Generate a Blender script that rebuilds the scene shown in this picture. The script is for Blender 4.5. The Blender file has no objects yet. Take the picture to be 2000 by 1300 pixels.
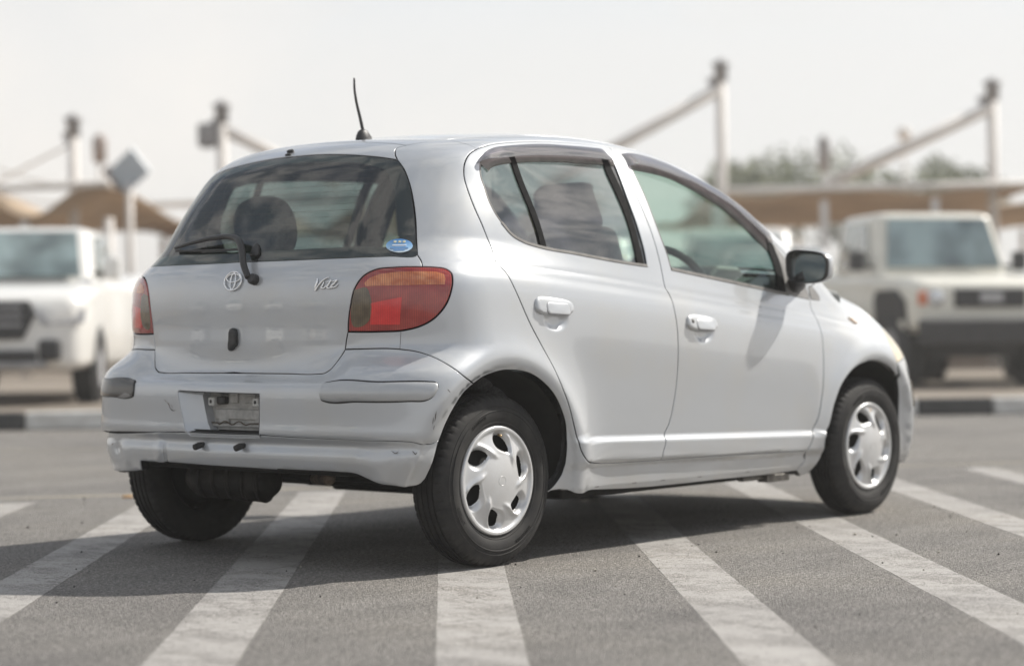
import bpy, math, random
import numpy as np
from mathutils import Vector, Matrix
from mathutils.geometry import delaunay_2d_cdt
random.seed(7); np.random.seed(7)
SC=bpy.context.scene
COL=SC.collection
# ------------------------------------------------------------------ camera
cam_d=bpy.data.cameras.new('camera'); cam=bpy.data.objects.new('camera',cam_d); COL.objects.link(cam)
CAMP=(-5.13405,-5.19398,0.77259,0.70226,-0.00037,-0.00963,4011.49270)
def _cam_matrix():
    X,Y,Z,yaw,pitch,roll,f=CAMP
    fw=np.array([math.cos(yaw)*math.cos(pitch),math.sin(yaw)*math.cos(pitch),math.sin(pitch)])
    r=np.cross(fw,[0,0,1]);r/=np.linalg.norm(r);u=np.cross(r,fw)
    r2=r*math.cos(roll)+u*math.sin(roll);u2=-r*math.sin(roll)+u*math.cos(roll)
    return Matrix(((r2[0],u2[0],-fw[0],X),(r2[1],u2[1],-fw[1],Y),(r2[2],u2[2],-fw[2],Z),(0,0,0,1)))
cam.matrix_world=_cam_matrix()
cam_d.sensor_width=36; cam_d.lens=CAMP[6]/2000*36; cam_d.clip_end=3000; cam_d.clip_start=.1
cam_d.dof.use_dof=True; cam_d.dof.focus_distance=6.6; cam_d.dof.aperture_fstop=1.5
SC.camera=cam
# ------------------------------------------------------------------ world, sun, exposure
SUN=np.array([1.0,-.38,1.0]);SUN/=np.linalg.norm(SUN)
el=math.asin(SUN[2]); az=math.atan2(SUN[1],SUN[0])
W=bpy.data.worlds.new('World'); SC.world=W; W.use_nodes=True
nt=W.node_tree; nt.nodes.clear()
def N(t,k,**kw):
    n=t.nodes.new(k)
    for a,b in kw.items():
        if a=='ins':
            for i,v in b.items(): n.inputs[i].default_value=v
        else: setattr(n,a,b)
    return n
out=N(nt,'ShaderNodeOutputWorld'); bg=N(nt,'ShaderNodeBackground',ins={1:.10})
sky=N(nt,'ShaderNodeTexSky',sky_type='NISHITA',sun_disc=False)
sky.sun_elevation=el; sky.sun_rotation=math.pi/2-az; sky.dust_density=1.5; sky.air_density=1.0
# a thin broken layer of cloud: flat layer high above, so it streaks towards the horizon
tc=N(nt,'ShaderNodeTexCoord'); sep=N(nt,'ShaderNodeSeparateXYZ'); nt.links.new(tc.outputs['Generated'],sep.inputs[0])
def M(op,a,b=None,c=None,clamp=False,t=nt):
    n=t.nodes.new('ShaderNodeMath'); n.operation=op; n.use_clamp=clamp
    for i,v in enumerate((a,b,c)):
        if v is None: continue
        if isinstance(v,(int,float)): n.inputs[i].default_value=v
        else: t.links.new(v,n.inputs[i])
    return n.outputs[0]
zc=M('MAXIMUM',sep.outputs[2],0.0); zz=M('ADD',zc,.12)
cx=M('DIVIDE',sep.outputs[0],zz); cy=M('DIVIDE',sep.outputs[1],zz)
cmb=N(nt,'ShaderNodeCombineXYZ'); nt.links.new(cx,cmb.inputs[0]); nt.links.new(cy,cmb.inputs[1])
n1=N(nt,'ShaderNodeTexNoise',ins={'Scale':1.5,'Detail':7,'Roughness':.55,'Distortion':.4}); nt.links.new(cmb.outputs[0],n1.inputs['Vector'])
cov=M('MULTIPLY_ADD',n1.outputs[0],3.0,-.62,clamp=True)
# cloud brightness: pale at the horizon, greyer overhead where the layer is seen from below
hz=N(nt,'ShaderNodeMapRange',ins={1:.13,2:.42,3:0.,4:1.}); hz.interpolation_type='SMOOTHSTEP'; nt.links.new(zc,hz.inputs[0])
n2=N(nt,'ShaderNodeTexNoise',ins={'Scale':4.2,'Detail':8,'Roughness':.62,'Distortion':.5}); nt.links.new(cmb.outputs[0],n2.inputs['Vector'])
low=N(nt,'ShaderNodeMix',data_type='RGBA');low.inputs[6].default_value=(5.15,5.12,5.05,1);low.inputs[7].default_value=(5.80,5.56,5.28,1)
nl=N(nt,'ShaderNodeTexNoise',ins={'Scale':3.2,'Detail':5,'Roughness':.5,'Distortion':.6});nt.links.new(tc.outputs['Generated'],nl.inputs['Vector'])
tl=N(nt,'ShaderNodeMapRange',ins={1:.40,2:.60});nt.links.new(nl.outputs[0],tl.inputs[0]);nt.links.new(tl.outputs[0],low.inputs[0])
dk=N(nt,'ShaderNodeMix',data_type='RGBA'); 
thr=N(nt,'ShaderNodeMapRange',ins={1:.44,2:.58}); nt.links.new(n2.outputs[0],thr.inputs[0]); nt.links.new(thr.outputs[0],dk.inputs[0])
dk.inputs[6].default_value=(1.7,1.95,2.25,1); dk.inputs[7].default_value=(5.6,5.5,5.35,1)
cl=N(nt,'ShaderNodeMix',data_type='RGBA'); nt.links.new(hz.outputs[0],cl.inputs[0]); nt.links.new(low.outputs[2],cl.inputs[6]); nt.links.new(dk.outputs[2],cl.inputs[7])
# haze hides the blue near the horizon
hm=N(nt,'ShaderNodeMapRange',ins={1:.13,2:.42,3:.97,4:.12}); nt.links.new(zc,hm.inputs[0])
fac=M('MAXIMUM',M('MULTIPLY',cov,.95),hm.outputs[0])
mx=N(nt,'ShaderNodeMix',data_type='RGBA'); nt.links.new(fac,mx.inputs[0]); nt.links.new(sky.outputs[0],mx.inputs[6]); nt.links.new(cl.outputs[2],mx.inputs[7])
nt.links.new(mx.outputs[2],bg.inputs[0]); nt.links.new(bg.outputs[0],out.inputs[0])
sd=bpy.data.lights.new('sun','SUN'); sd.energy=3.5; sd.angle=math.radians(1.1); sd.color=(1,.95,.87)
so=bpy.data.objects.new('sun',sd); COL.objects.link(so); so.rotation_euler=Vector(SUN.tolist()).to_track_quat('Z','Y').to_euler()
vs=SC.view_settings; vs.view_transform='Standard'; vs.look='None'; vs.gamma=1; vs.exposure=.80; vs.use_curve_mapping=False
SC.render.engine='CYCLES'; SC.cycles.max_bounces=10; SC.cycles.transparent_max_bounces=16
SC.cycles.use_denoising=True

# ------------------------------------------------------------------ helpers
MATS={}
def mat(name,color=(.5,.5,.5),rough=.5,metal=0.,coat=0.,coat_r=.03,spec=.5,fn=None,alpha=1.,trans=0.,ior=1.5):
    if name in MATS: return MATS[name]
    m=bpy.data.materials.new(name); m.use_nodes=True; t=m.node_tree; b=t.nodes['Principled BSDF']
    b.inputs['Base Color'].default_value=(*color,1); b.inputs['Roughness'].default_value=rough; b.inputs['Metallic'].default_value=metal
    b.inputs['Coat Weight'].default_value=coat; b.inputs['Coat IOR'].default_value=1.7 if name=='silver_metallic_paint' else 1.5; b.inputs['Coat Roughness'].default_value=coat_r
    b.inputs['Specular IOR Level'].default_value=spec; b.inputs['IOR'].default_value=ior
    b.inputs['Transmission Weight'].default_value=trans
    m.diffuse_color=(*color,1)
    if fn: fn(t,b)
    MATS[name]=m; return m
def L(t,a,b): t.links.new(a,b)
def noise(t,scale,detail=4,rough=.5,vec=None,dist=0):
    n=N(t,'ShaderNodeTexNoise',ins={'Scale':scale,'Detail':detail,'Roughness':rough,'Distortion':dist})
    if vec is None: vec=N(t,'ShaderNodeTexCoord').outputs['Object']
    L(t,vec,n.inputs['Vector']); return n.outputs[0]
def ramp(t,v,stops):
    r=t.nodes.new('ShaderNodeValToRGB'); L(t,v,r.inputs[0]); e=r.color_ramp.elements
    while len(e)<len(stops): e.new(.5)
    for i,(p,c) in enumerate(stops):
        e[i].position=p; e[i].color=(*c,1) if len(c)==3 else c
    return r.outputs[0]
def mixc(t,f,a,b,mode='MIX'):
    n=t.nodes.new('ShaderNodeMix'); n.data_type='RGBA'; n.blend_type=mode
    for i,v in ((0,f),(6,a),(7,b)):
        if isinstance(v,(int,float)): n.inputs[i].default_value=v
        elif isinstance(v,tuple): n.inputs[i].default_value=(*v,1)
        else: L(t,v,n.inputs[i])
    return n.outputs[2]
def bump(t,b,h,strength=.3,dist=.01):
    n=N(t,'ShaderNodeBump',ins={'Strength':strength,'Distance':dist}); L(t,h,n.inputs['Height']); L(t,n.outputs[0],b.inputs['Normal']); return n
def thin_glass(name,tint,ior=1.5,haze=0.,r0=.085):
    if name in MATS: return MATS[name]
    m=bpy.data.materials.new(name); m.use_nodes=True; t=m.node_tree; t.nodes.clear()
    o=N(t,'ShaderNodeOutputMaterial'); g=N(t,'ShaderNodeBsdfGlossy',ins={'Roughness':.015}); tr=N(t,'ShaderNodeBsdfTransparent'); tr.inputs[0].default_value=(*tint,1)
    df=N(t,'ShaderNodeBsdfDiffuse'); df.inputs[0].default_value=(.55,.53,.48,1)
    m0=N(t,'ShaderNodeMixShader'); m0.inputs[0].default_value=haze; L(t,tr.outputs[0],m0.inputs[1]); L(t,df.outputs[0],m0.inputs[2])
    ge=N(t,'ShaderNodeNewGeometry'); dp=N(t,'ShaderNodeVectorMath',operation='DOT_PRODUCT'); L(t,ge.outputs['Incoming'],dp.inputs[0]); L(t,ge.outputs['Normal'],dp.inputs[1])
    mx=N(t,'ShaderNodeMixShader')
    # Schlick, both faces of the pane together
    k=M('MULTIPLY_ADD',M('POWER',M('SUBTRACT',1.,M('ABSOLUTE',dp.outputs['Value'],t=t),clamp=True,t=t),5.,t=t),.95-r0,r0,clamp=True,t=t)
    L(t,k,mx.inputs[0]); L(t,m0.outputs[0],mx.inputs[1]); L(t,g.outputs[0],mx.inputs[2]); L(t,mx.outputs[0],o.inputs[0])
    m.diffuse_color=(*tint,1); MATS[name]=m; return m
def link(name,me,parent=None,m=None,**props):
    o=bpy.data.objects.new(name,me); COL.objects.link(o); o.parent=parent
    if m is not None:
        for k in (m if isinstance(m,(list,tuple)) else [m]): me.materials.append(k)
    for k,v in props.items(): o[k]=v
    return o
def thing(name,label,cat,loc=(0,0,0),rz=0,group=None):
    o=bpy.data.objects.new(name,None); COL.objects.link(o); o.location=loc; o.rotation_euler=(0,0,rz)
    o['label']=label; o['category']=cat
    if group: o['group']=group
    return o
class MB:
    def __init__(s): s.v=[];s.f=[];s.mi=[];s.sm=[]
    def add(s,v,f,mi=0,smooth=False):
        k=len(s.v); s.v+= [tuple(map(float,p)) for p in v]; s.f+=[tuple(i+k for i in q) for q in f]; s.mi+=[mi]*len(f); s.sm+=[smooth]*len(f); return s
    def box(s,c,d,rz=0,mi=0,R=None,taper=(1,1)):
        x,y,z=[k/2 for k in d];v=[]
        for sz in (-1,1):
            kx=taper[0] if sz>0 else 1;ky=taper[1] if sz>0 else 1
            for sx,sy in ((-1,-1),(1,-1),(1,1),(-1,1)): v.append(Vector((sx*x*kx,sy*y*ky,sz*z)))
        Rm=R if R is not None else Matrix.Rotation(rz,3,'Z')
        v=[Rm@p+Vector(c) for p in v]
        return s.add(v,[(3,2,1,0),(4,5,6,7),(0,1,5,4),(1,2,6,5),(2,3,7,6),(3,0,4,7)],mi)
    def tube(s,pts,r,n=10,mi=0,cap=True,smooth=True):
        pts=[Vector(p) for p in pts]; rs=r if isinstance(r,(list,tuple)) else [r]*len(pts); v=[];f=[]
        up=Vector((0,0,1)); 
        d0=(pts[1]-pts[0]).normalized(); a=d0.cross(up if abs(d0.z)<.9 else Vector((1,0,0))).normalized()
        for i,p in enumerate(pts):
            d=((pts[min(i+1,len(pts)-1)]-pts[max(i-1,0)])).normalized(); a=(a-d*a.dot(d)).normalized(); b=d.cross(a)
            for k in range(n):
                t=2*math.pi*k/n; v.append(p+(a*math.cos(t)+b*math.sin(t))*rs[i])
        for i in range(len(pts)-1):
            for k in range(n): f.append((i*n+k,i*n+(k+1)%n,(i+1)*n+(k+1)%n,(i+1)*n+k))
        if cap: f.append(tuple(range(n-1,-1,-1))); f.append(tuple((len(pts)-1)*n+k for k in range(n)))
        return s.add(v,f,mi,smooth)
    def lathe(s,prof,n=48,mi=0,axis='y',c=(0,0,0),smooth=True,close=False):
        """prof: list of (axial, radius)"""
        v=[];f=[]
        for (a,r) in prof:
            for k in range(n):
                t=2*math.pi*k/n
                if axis=='y': v.append((c[0]+r*math.cos(t),c[1]+a,c[2]+r*math.sin(t)))
                elif axis=='x': v.append((c[0]+a,c[1]+r*math.cos(t),c[2]+r*math.sin(t)))
                else: v.append((c[0]+r*math.cos(t),c[1]+r*math.sin(t),c[2]+a))
        m=len(prof)
        for i in range(m-(0 if close else 1)):
            j=(i+1)%m
            for k in range(n): f.append((i*n+k,i*n+(k+1)%n,j*n+(k+1)%n,j*n+k))
        return s.add(v,f,mi,smooth)
    def prism(s,poly,h0,h1,plane='xy',mi=0,smooth=False):
        n=len(poly);v=[]
        for h in (h0,h1):
            for a,b in poly: v.append((a,b,h) if plane=='xy' else (a,h,b) if plane=='xz' else (h,a,b))
        f=[tuple(range(n-1,-1,-1)),tuple(range(n,2*n))]+[(i,(i+1)%n,n+(i+1)%n,n+i) for i in range(n)]
        return s.add(v,f,mi,smooth)
    def mesh(s,name='m',M_=None):
        me=bpy.data.meshes.new(name); v=s.v if M_ is None else [tuple(M_@Vector(p)) for p in s.v]
        me.from_pydata(v,[],s.f); me.polygons.foreach_set('material_index',s.mi); me.polygons.foreach_set('use_smooth',s.sm); me.update(); return me
    def build(s,name,m,parent=None,bevel=0,seg=2,weld=False,recalc=True,sub=0,**props):
        me=s.mesh(name)
        if recalc:
            import bmesh
            b=bmesh.new(); b.from_mesh(me)
            if weld: bmesh.ops.remove_doubles(b,verts=b.verts,dist=1e-5)
            bmesh.ops.recalc_face_normals(b,faces=b.faces); b.to_mesh(me); b.free()
        o=link(name,me,parent,m,**props)
        if sub:
            q=o.modifiers.new('s','SUBSURF'); q.levels=sub; q.render_levels=sub
            for p in me.polygons: p.use_smooth=True
        if bevel:
            q=o.modifiers.new('b','BEVEL'); q.width=bevel; q.segments=seg; q.limit_method='ANGLE'; q.angle_limit=math.radians(35); q.harden_normals=False
            for p in me.polygons: p.use_smooth=True
            me.shade_smooth() if hasattr(me,'shade_smooth') else None
            w=o.modifiers.new('w','WEIGHTED_NORMAL'); w.keep_sharp=False
        return o
def catmull(P,step):
    P=np.asarray(P,float)
    if len(P)<3:
        n=max(1,int(np.ceil(np.linalg.norm(P[-1]-P[0])/step)));t=np.linspace(0,1,n+1)[:,None];return P[0]*(1-t)+P[-1]*t
    E=np.vstack([2*P[0]-P[1],P,2*P[-1]-P[-2]]);o=[]
    for i in range(1,len(E)-2):
        a,b,c,d=E[i-1],E[i],E[i+1],E[i+2];l=np.linalg.norm(c-b)
        ta=max(np.linalg.norm(b-a),1e-4);tb=max(l,1e-4);tcn=max(np.linalg.norm(d-c),1e-4)
        m1=((b-a)/ta*tb/(ta+tb)*1.+(c-b)/tb*ta/(ta+tb))*tb
        m2=((c-b)/tb*tcn/(tb+tcn)+(d-c)/tcn*tb/(tb+tcn))*tb
        n=max(1,int(np.ceil(l/step)))
        t=np.linspace(0,1,n+1)[:-1,None]
        o.append((2*t**3-3*t**2+1)*b+(t**3-2*t**2+t)*m1+(-2*t**3+3*t**2)*c+(t**3-t**2)*m2)
    o.append(P[-1:]);return np.vstack(o)
# charts: surface point <-> flat coordinates
class Chart:
    def __init__(s,kind,c=(0,0,0),k=1.): s.kind=kind;s.c=np.array(c,float);s.k=k
    def uv(s,P):
        d=P-s.c
        if s.kind=='sph': return np.stack([np.arctan2(-d[:,1],-d[:,0]),np.arctan2(d[:,2],np.hypot(d[:,0],d[:,1]))],1)*s.k
        if s.kind=='sphf': return np.stack([np.arctan2(d[:,1],d[:,0]),np.arctan2(d[:,2],np.hypot(d[:,0],d[:,1]))],1)*s.k
        if s.kind=='x': return np.stack([d[:,0],np.arctan2(d[:,2],-d[:,1])*s.k],1)
        if s.kind=='side': return d[:,[0,2]]
        if s.kind=='top': return d[:,:2]
    def ray(s,U):
        o=np.tile(s.c,(len(U),1))
        if s.kind in('sph','sphf'):
            a=U[:,0]/s.k;e=U[:,1]/s.k;g=-1 if s.kind=='sph' else 1
            return o,np.stack([g*np.cos(a)*np.cos(e),g*np.sin(a)*np.cos(e),np.sin(e)],1),(1.7 if s.kind=='sph' else 1.5)
        if s.kind=='x':
            t=U[:,1]/s.k;o[:,0]+=U[:,0];return o,np.stack([t*0,-np.cos(t),np.sin(t)],1),1.15
        if s.kind=='side':
            o[:,0]+=U[:,0];o[:,2]+=U[:,1];return o,np.tile([0,-1.,0],(len(U),1)),1.1
        o[:,0]+=U[:,0];o[:,1]+=U[:,1];return o,np.tile([0,0,1.],(len(U),1)),1.7-s.c[2]
    def on(s,U):
        o,d,t=s.ray(U);P,ok=cast(o,d,t,n=60);
        if (~ok).any():
            P[~ok]=o[~ok]+d[~ok]*t*.5; print('chart miss',s.kind,(~ok).sum())
        return P
    def proj(s,P): return s.on(s.uv(np.asarray(P,float)))
def inside(poly,pts):
    x,y=pts[:,0],pts[:,1];c=np.zeros(len(pts),bool);n=len(poly);j=n-1
    for i in range(n):
        xi,yi=poly[i];xj,yj=poly[j]
        if yi!=yj:
            k=((yi>y)!=(yj>y))&(x<(xj-xi)*(y-yi)/(yj-yi)+xi);c^=k
        j=i
    return c
def dist_poly(poly,pts):
    A=poly;B=np.roll(poly,-1,0);d=np.full(len(pts),9e9)
    for a,b in zip(A,B):
        ab=b-a;l=ab@ab+1e-12;t=np.clip(((pts-a)@ab)/l,0,1);q=a+t[:,None]*ab;d=np.minimum(d,np.hypot(*(pts-q).T))
    return d
def loopc(P,step=.009):
    P=np.asarray(P,float);o=[]
    for a,b in zip(P,np.roll(P,-1,0)):
        n=max(1,int(np.ceil(np.linalg.norm(b-a)/step)))
        for i in range(n): o.append(a+(b-a)*i/n)
    return dedupe(np.array(o))
def dedupe(P,eps=.0012):
    o=[P[0]]
    for p in P[1:]:
        if np.linalg.norm(p-o[-1])>eps:o.append(p)
    if len(o)>3 and np.linalg.norm(o[0]-o[-1])<eps:o.pop()
    return np.array(o)
def loop(*cs,step=.009):
    """join curves (name, '-name' reversed, or point lists) into one closed 3-D loop"""
    P=[]
    for c in cs:
        if isinstance(c,str):
            r=c[0]=='-';q=catmull(CUR[c.strip('-')],step); q=q[::-1] if r else q
        else: q=catmull(c,step) if len(c)>2 else np.asarray(c,float)
        P.append(q)
    P=np.vstack(P);o=[P[0]]
    for p in list(P[1:])+[P[0]]:
        d=np.linalg.norm(p-o[-1])
        if d>step*1.6:
            n=int(np.ceil(d/step));a=o[-1]
            for i in range(1,n): o.append(a+(p-a)*i/n)
        o.append(p)
    return dedupe(np.array(o[:-1]))
def mir(P): P=np.array(P,float).copy();P[:,1]*=-1;return P
GAPS=[0]
def panel(name,outer,chart,h=.012,m=None,parent=None,holes=(),feats=(),off=0.,depth=.016,gap=.0019,edge=.003,seam=None,both=True,strip=True,refine=(),disp=None,smooth_custom=True,label=None,flat_cut=None,hole_depth=None,hole_dark=True,aniso=1.,back=None):
    """a patch of the body surface cut out by 3-D loops, with rounded, turned-in edges"""
    loops=[outer]+list(holes)
    U=[];V3=[];Nn=[];segs=[];k0=0;bnd=[]
    for li,lp in enumerate(loops):
        uv=chart.uv(lp);uv=uv[np.r_[True,np.hypot(*np.diff(uv,axis=0).T)>3e-4]]
        area=.5*np.sum(uv[:,0]*np.roll(uv[:,1],-1)-np.roll(uv[:,0],-1)*uv[:,1])
        if (area>0)!=(li==0): uv=uv[::-1]
        P=chart.on(uv);n=grad(P)
        Tt=np.roll(P,-1,0)-np.roll(P,1,0);Tt/=np.linalg.norm(Tt,axis=1,keepdims=True)+1e-12
        B=np.cross(n,Tt)
        # inward = towards the patch; check sense in the chart
        q=chart.uv(P+B*.004);
        i0=np.argmax(np.hypot(*(np.roll(uv,-1,0)-uv).T))
        t=np.roll(uv,-1,0)[i0]-uv[i0];w=q[i0]-uv[i0]
        if t[0]*w[1]-t[1]*w[0]<0: B=-B
        B/=np.linalg.norm(B,axis=1,keepdims=True)+1e-12
        sm=np.zeros(len(P),bool)
        if seam is not None and li==0: sm=seam(P)
        bnd.append((P,n,B,sm,uv));U.append(uv)
    uvall=np.vstack(U);lo,hi=uvall.min(0),uvall.max(0)
    pts=[]
    hx=h*aniso
    gx=np.arange(lo[0],hi[0],hx);gy=np.arange(lo[1],hi[1],h*.866)
    G=np.array([(x+(hx/2 if j%2 else 0),y) for j,y in enumerate(gy) for x in gx])
    for (c3,rad,hh) in refine:
        c=chart.uv(np.array([c3]))[0];g=np.arange(-rad,rad,hh);G2=np.array([(c[0]+a,c[1]+b) for a in g for b in g if a*a+b*b<rad*rad])
        G=G[np.hypot(*(G-c).T)>rad+hh];G=np.vstack([G,G2])
    ins=inside(U[0],G)
    for q in U[1:]: ins&=~inside(q,G)
    G=G[ins]
    dm=np.min([dist_poly(q,G) for q in U],0) if len(G) else np.zeros(0)
    G=G[dm>max(.0055,h*.4)]
    F2=[]
    fedges=[]
    for f in feats:
        u=chart.uv(np.asarray(f));i=inside(U[0],u)
        for q in U[1:]: i&=~inside(q,u)
        d=np.min([dist_poly(q,u) for q in U],0);i&=d>.004
        if i.sum()<2: continue
        base=len(F2);idx=np.where(i)[0];F2+=list(u[idx])
        for a in range(len(idx)-1):
            if idx[a+1]==idx[a]+1: fedges.append((base+a,base+a+1))
    F2=np.array(F2).reshape(-1,2)
    if len(F2) and len(G):
        # keep the grid clear of the feature lines
        keep=np.ones(len(G),bool)
        for s0 in range(0,len(G),2000):
            dd=np.hypot(G[s0:s0+2000,None,0]-F2[None,:,0],G[s0:s0+2000,None,1]-F2[None,:,1]).min(1);keep[s0:s0+2000]=dd>h*.45
        G=G[keep]
    nb=len(uvall);nf=len(F2)
    allp=np.vstack([uvall,F2,G]) if len(G) or nf else uvall
    edges=[];k=0
    for q in U:
        m_=len(q);edges+=[(k+i,k+(i+1)%m_) for i in range(m_)];k+=m_
    edges+=[(nb+a,nb+b) for a,b in fedges]
    rv,re,rf,ov,oe,of=delaunay_2d_cdt([Vector(p) for p in allp.tolist()],edges,[],0,1e-7)
    rv=np.array([tuple(p) for p in rv]);tri=np.array([tuple(f) for f in rf if len(f)==3])
    cen=rv[tri].mean(1);ins=inside(U[0],cen)
    for q in U[1:]: ins&=~inside(q,cen)
    tri=tri[ins]
    first=np.full(len(rv),-1)
    for i,o_ in enumerate(ov):
        if len(o_): first[i]=o_[0]
    P=chart.on(rv);n=grad(P)
    Pm=P+n*off
    bP=np.vstack([b[0] for b in bnd]);bN=np.vstack([b[1] for b in bnd]);bB=np.vstack([b[2] for b in bnd]);bS=np.concatenate([b[3] for b in bnd])
    isb=(first>=0)&(first<nb)
    mv=np.where(bS,0,gap+edge*.55)
    Pm[isb]=(bP+bB*mv[:,None]+bN*off)[first[isb]]
    # triangle orientation outwards
    e1=Pm[tri[:,1]]-Pm[tri[:,0]];e2=Pm[tri[:,2]]-Pm[tri[:,0]];fn=np.cross(e1,e2);fl=(fn*n[tri[:,0]]).sum(1)<0
    tri[fl]=tri[fl][:,::-1]
    verts=list(Pm);nor=list(n);faces=[tuple(t) for t in tri.tolist()];mi=[0]*len(faces)
    inv=np.full(nb,-1)
    for i in np.where(isb)[0]:
        for o_ in ov[i]:
            if o_<nb: inv[o_]=i
    k=0
    GAPS[0]=(GAPS[0]+1)%5
    for li,b in enumerate(bnd):
        Pb,nb_,B,sm,uv=b;m_=len(Pb);dpt=depth if li==0 or hole_depth is None else hole_depth
        rings=[(gap+edge*.2,edge*.25,.75,.66),(gap,edge*.95,.15,.98),(gap,dpt,.0,1.)]
        if strip and (li==0 or hole_dark): rings.append((-.007,dpt-.001-.0008*GAPS[0],1.,0))
        prev=[int(inv[k+i]) for i in range(m_)]
        for ri,(a,dz,wn,wb) in enumerate(rings):
            s=len(verts);w=np.where(sm,0,1)[:,None]
            R=Pb+B*a+nb_*(off-dz);verts+=list(R);nn=nb_*wn-B*wb;nn/=np.linalg.norm(nn,axis=1,keepdims=True);nor+=list(nn)
            cur=list(range(s,s+m_))
            for i in range(m_):
                j=(i+1)%m_
                if sm[i] and sm[j]: continue
                if prev[i]<0 or prev[j]<0 : continue
                faces.append((prev[i],cur[i],cur[j],prev[j]));mi.append(1 if (strip and ri>=2 and (li==0 or hole_dark)) else 0)
            prev=cur
        k+=m_
    verts=np.array(verts);nor=np.array(nor)
    if disp is not None: verts=disp(verts,nor)
    objs=[]
    # orient quads
    for side in ((-1,1) if both else (-1,)):
        v=verts.copy();nn=nor.copy();fc=faces
        if side>0: v[:,1]*=-1;nn[:,1]*=-1
        me=bpy.data.meshes.new(name);me.from_pydata(v.tolist(),[],fc);
        me.polygons.foreach_set('material_index',mi)
        # flip faces that look inwards
        me.update()
        fn=np.empty(len(fc)*3,'f');me.polygons.foreach_get('normal',fn);fn=fn.reshape(-1,3)
        fcn=[]
        for f,q in zip(fc,fn):
            a=nn[list(f)].sum(0)
            fcn.append(f if a@q>=0 else tuple(reversed(f)))
        me.clear_geometry();me.from_pydata(v.tolist(),[],fcn);me.polygons.foreach_set('material_index',mi)
        me.polygons.foreach_set('use_smooth',[True]*len(fcn));me.update()
        if smooth_custom: me.normals_split_custom_set_from_vertices([tuple(q) for q in nn.tolist()])
        p=parent[0 if side<0 else 1] if isinstance(parent,(list,tuple)) else parent
        o=link(name,me,p,[m]+([mat('shut_line_rubber_shade',(.012,.012,.013),.7)] if strip else []))  # seal black also colours the flange walls, painting the shade inside the gaps
        if label: o['label']=label if not isinstance(label,(list,tuple)) else label[0 if side<0 else 1]
        objs.append(o)
    return objs if both else objs[0]
def frame_at(P,up=(0,0,1),nat=None):
    n=grad(np.array([P if nat is None else nat]))[0];u=np.array(up,float);u-=n*(u@n);u/=np.linalg.norm(u);r=np.cross(u,n)
    return Matrix(((r[0],u[0],n[0],P[0]),(r[1],u[1],n[1],P[1]),(r[2],u[2],n[2],P[2]),(0,0,0,1)))
def pad(name,poly,depth,m,parent,T,bevel=.003,base=-.002,dome=0.,both=False,label=None):
    """rounded plate: outline in local x (along) / y (up), raised along local z"""
    c=np.mean(poly,0);p=np.array(poly,float);v=[];f=[];n=len(p)
    rings=[(1.,base),(1.,depth-bevel)]
    sz=np.abs(p-c).max()
    for k in range(1,5):
        a=k/4*math.pi/2;s=1-bevel*(1-math.cos(a))/max(sz*.5,1e-4);rings.append((s,depth-bevel+bevel*math.sin(a)))
    for k in range(1,5): rings.append((rings[5][0]*(1-k/5),depth+dome*(1-(1-k/5)**2)))
    for s,z in rings:
        for q in p: v.append((c[0]+(q[0]-c[0])*s,c[1]+(q[1]-c[1])*s,z))
    for r in range(len(rings)-1):
        for i in range(n): f.append((r*n+i,r*n+(i+1)%n,(r+1)*n+(i+1)%n,(r+1)*n+i))
    v.append((c[0],c[1],depth+dome));k=len(v)-1;r=len(rings)-1
    for i in range(n): f.append((r*n+i,r*n+(i+1)%n,k))
    out=[]
    for side in ((-1,1) if both else (-1,)):
        b=MB();vv=[T@Vector(q) for q in v]
        if side>0: vv=[Vector((q.x,-q.y,q.z)) for q in vv]
        b.add(vv,f,0,True);p_=parent[0 if side<0 else 1] if isinstance(parent,(list,tuple)) else parent
        o=b.build(name,m,p_);
        if label:o['label']=label
        out.append(o)
    return out if both else out[0]
def rrect(w,h,r,n=6,cx=0,cy=0,skew=0):
    o=[]
    for (sx,sy,a0) in ((1,1,0),(-1,1,90),(-1,-1,180),(1,-1,270)):
        for k in range(n+1):
            a=math.radians(a0+90*k/n);x=cx+sx*(w/2-r)+r*math.cos(a);y=cy+sy*(h/2-r)+r*math.sin(a);o.append((x+skew*y,y))
    return o
def ribbon(name,P,width,m,parent,off=.0,thick=.004,both=True,side=0,chart=None,taper=0):
    """flat strip laid along a curve on the body; side -1/0/1 shifts it to one side"""
    P=np.asarray(P,float)
    if chart is not None:P=chart.proj(P)
    n=grad(P);T=np.gradient(P,axis=0);T/=np.linalg.norm(T,axis=1,keepdims=True)+1e-12;B=np.cross(n,T)
    a=(-.5+side*.5)*width;b=(.5+side*.5)*width
    rows=[P+B*a+n*(off-thick),P+B*a+n*(off),P+B*(a+.001)+n*(off+.001),P+B*(b-.001)+n*(off+.001),P+B*b+n*off,P+B*b+n*(off-thick)]
    m_=len(P);out=[]
    for sd in ((-1,1) if both else (-1,)):
        v=np.vstack(rows).copy()
        if sd>0:v[:,1]*=-1
        f=[(r*m_+i,r*m_+i+1,(r+1)*m_+i+1,(r+1)*m_+i) for r in range(5) for i in range(m_-1)]
        f+=[tuple(r*m_ for r in range(6)),tuple(r*m_+m_-1 for r in range(5,-1,-1))]
        bld=MB().add(v,f,0,False);p=parent[0 if sd<0 else 1] if isinstance(parent,(list,tuple)) else parent
        out.append(bld.build(name,m,p))
    return out if both else out[0]

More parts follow.
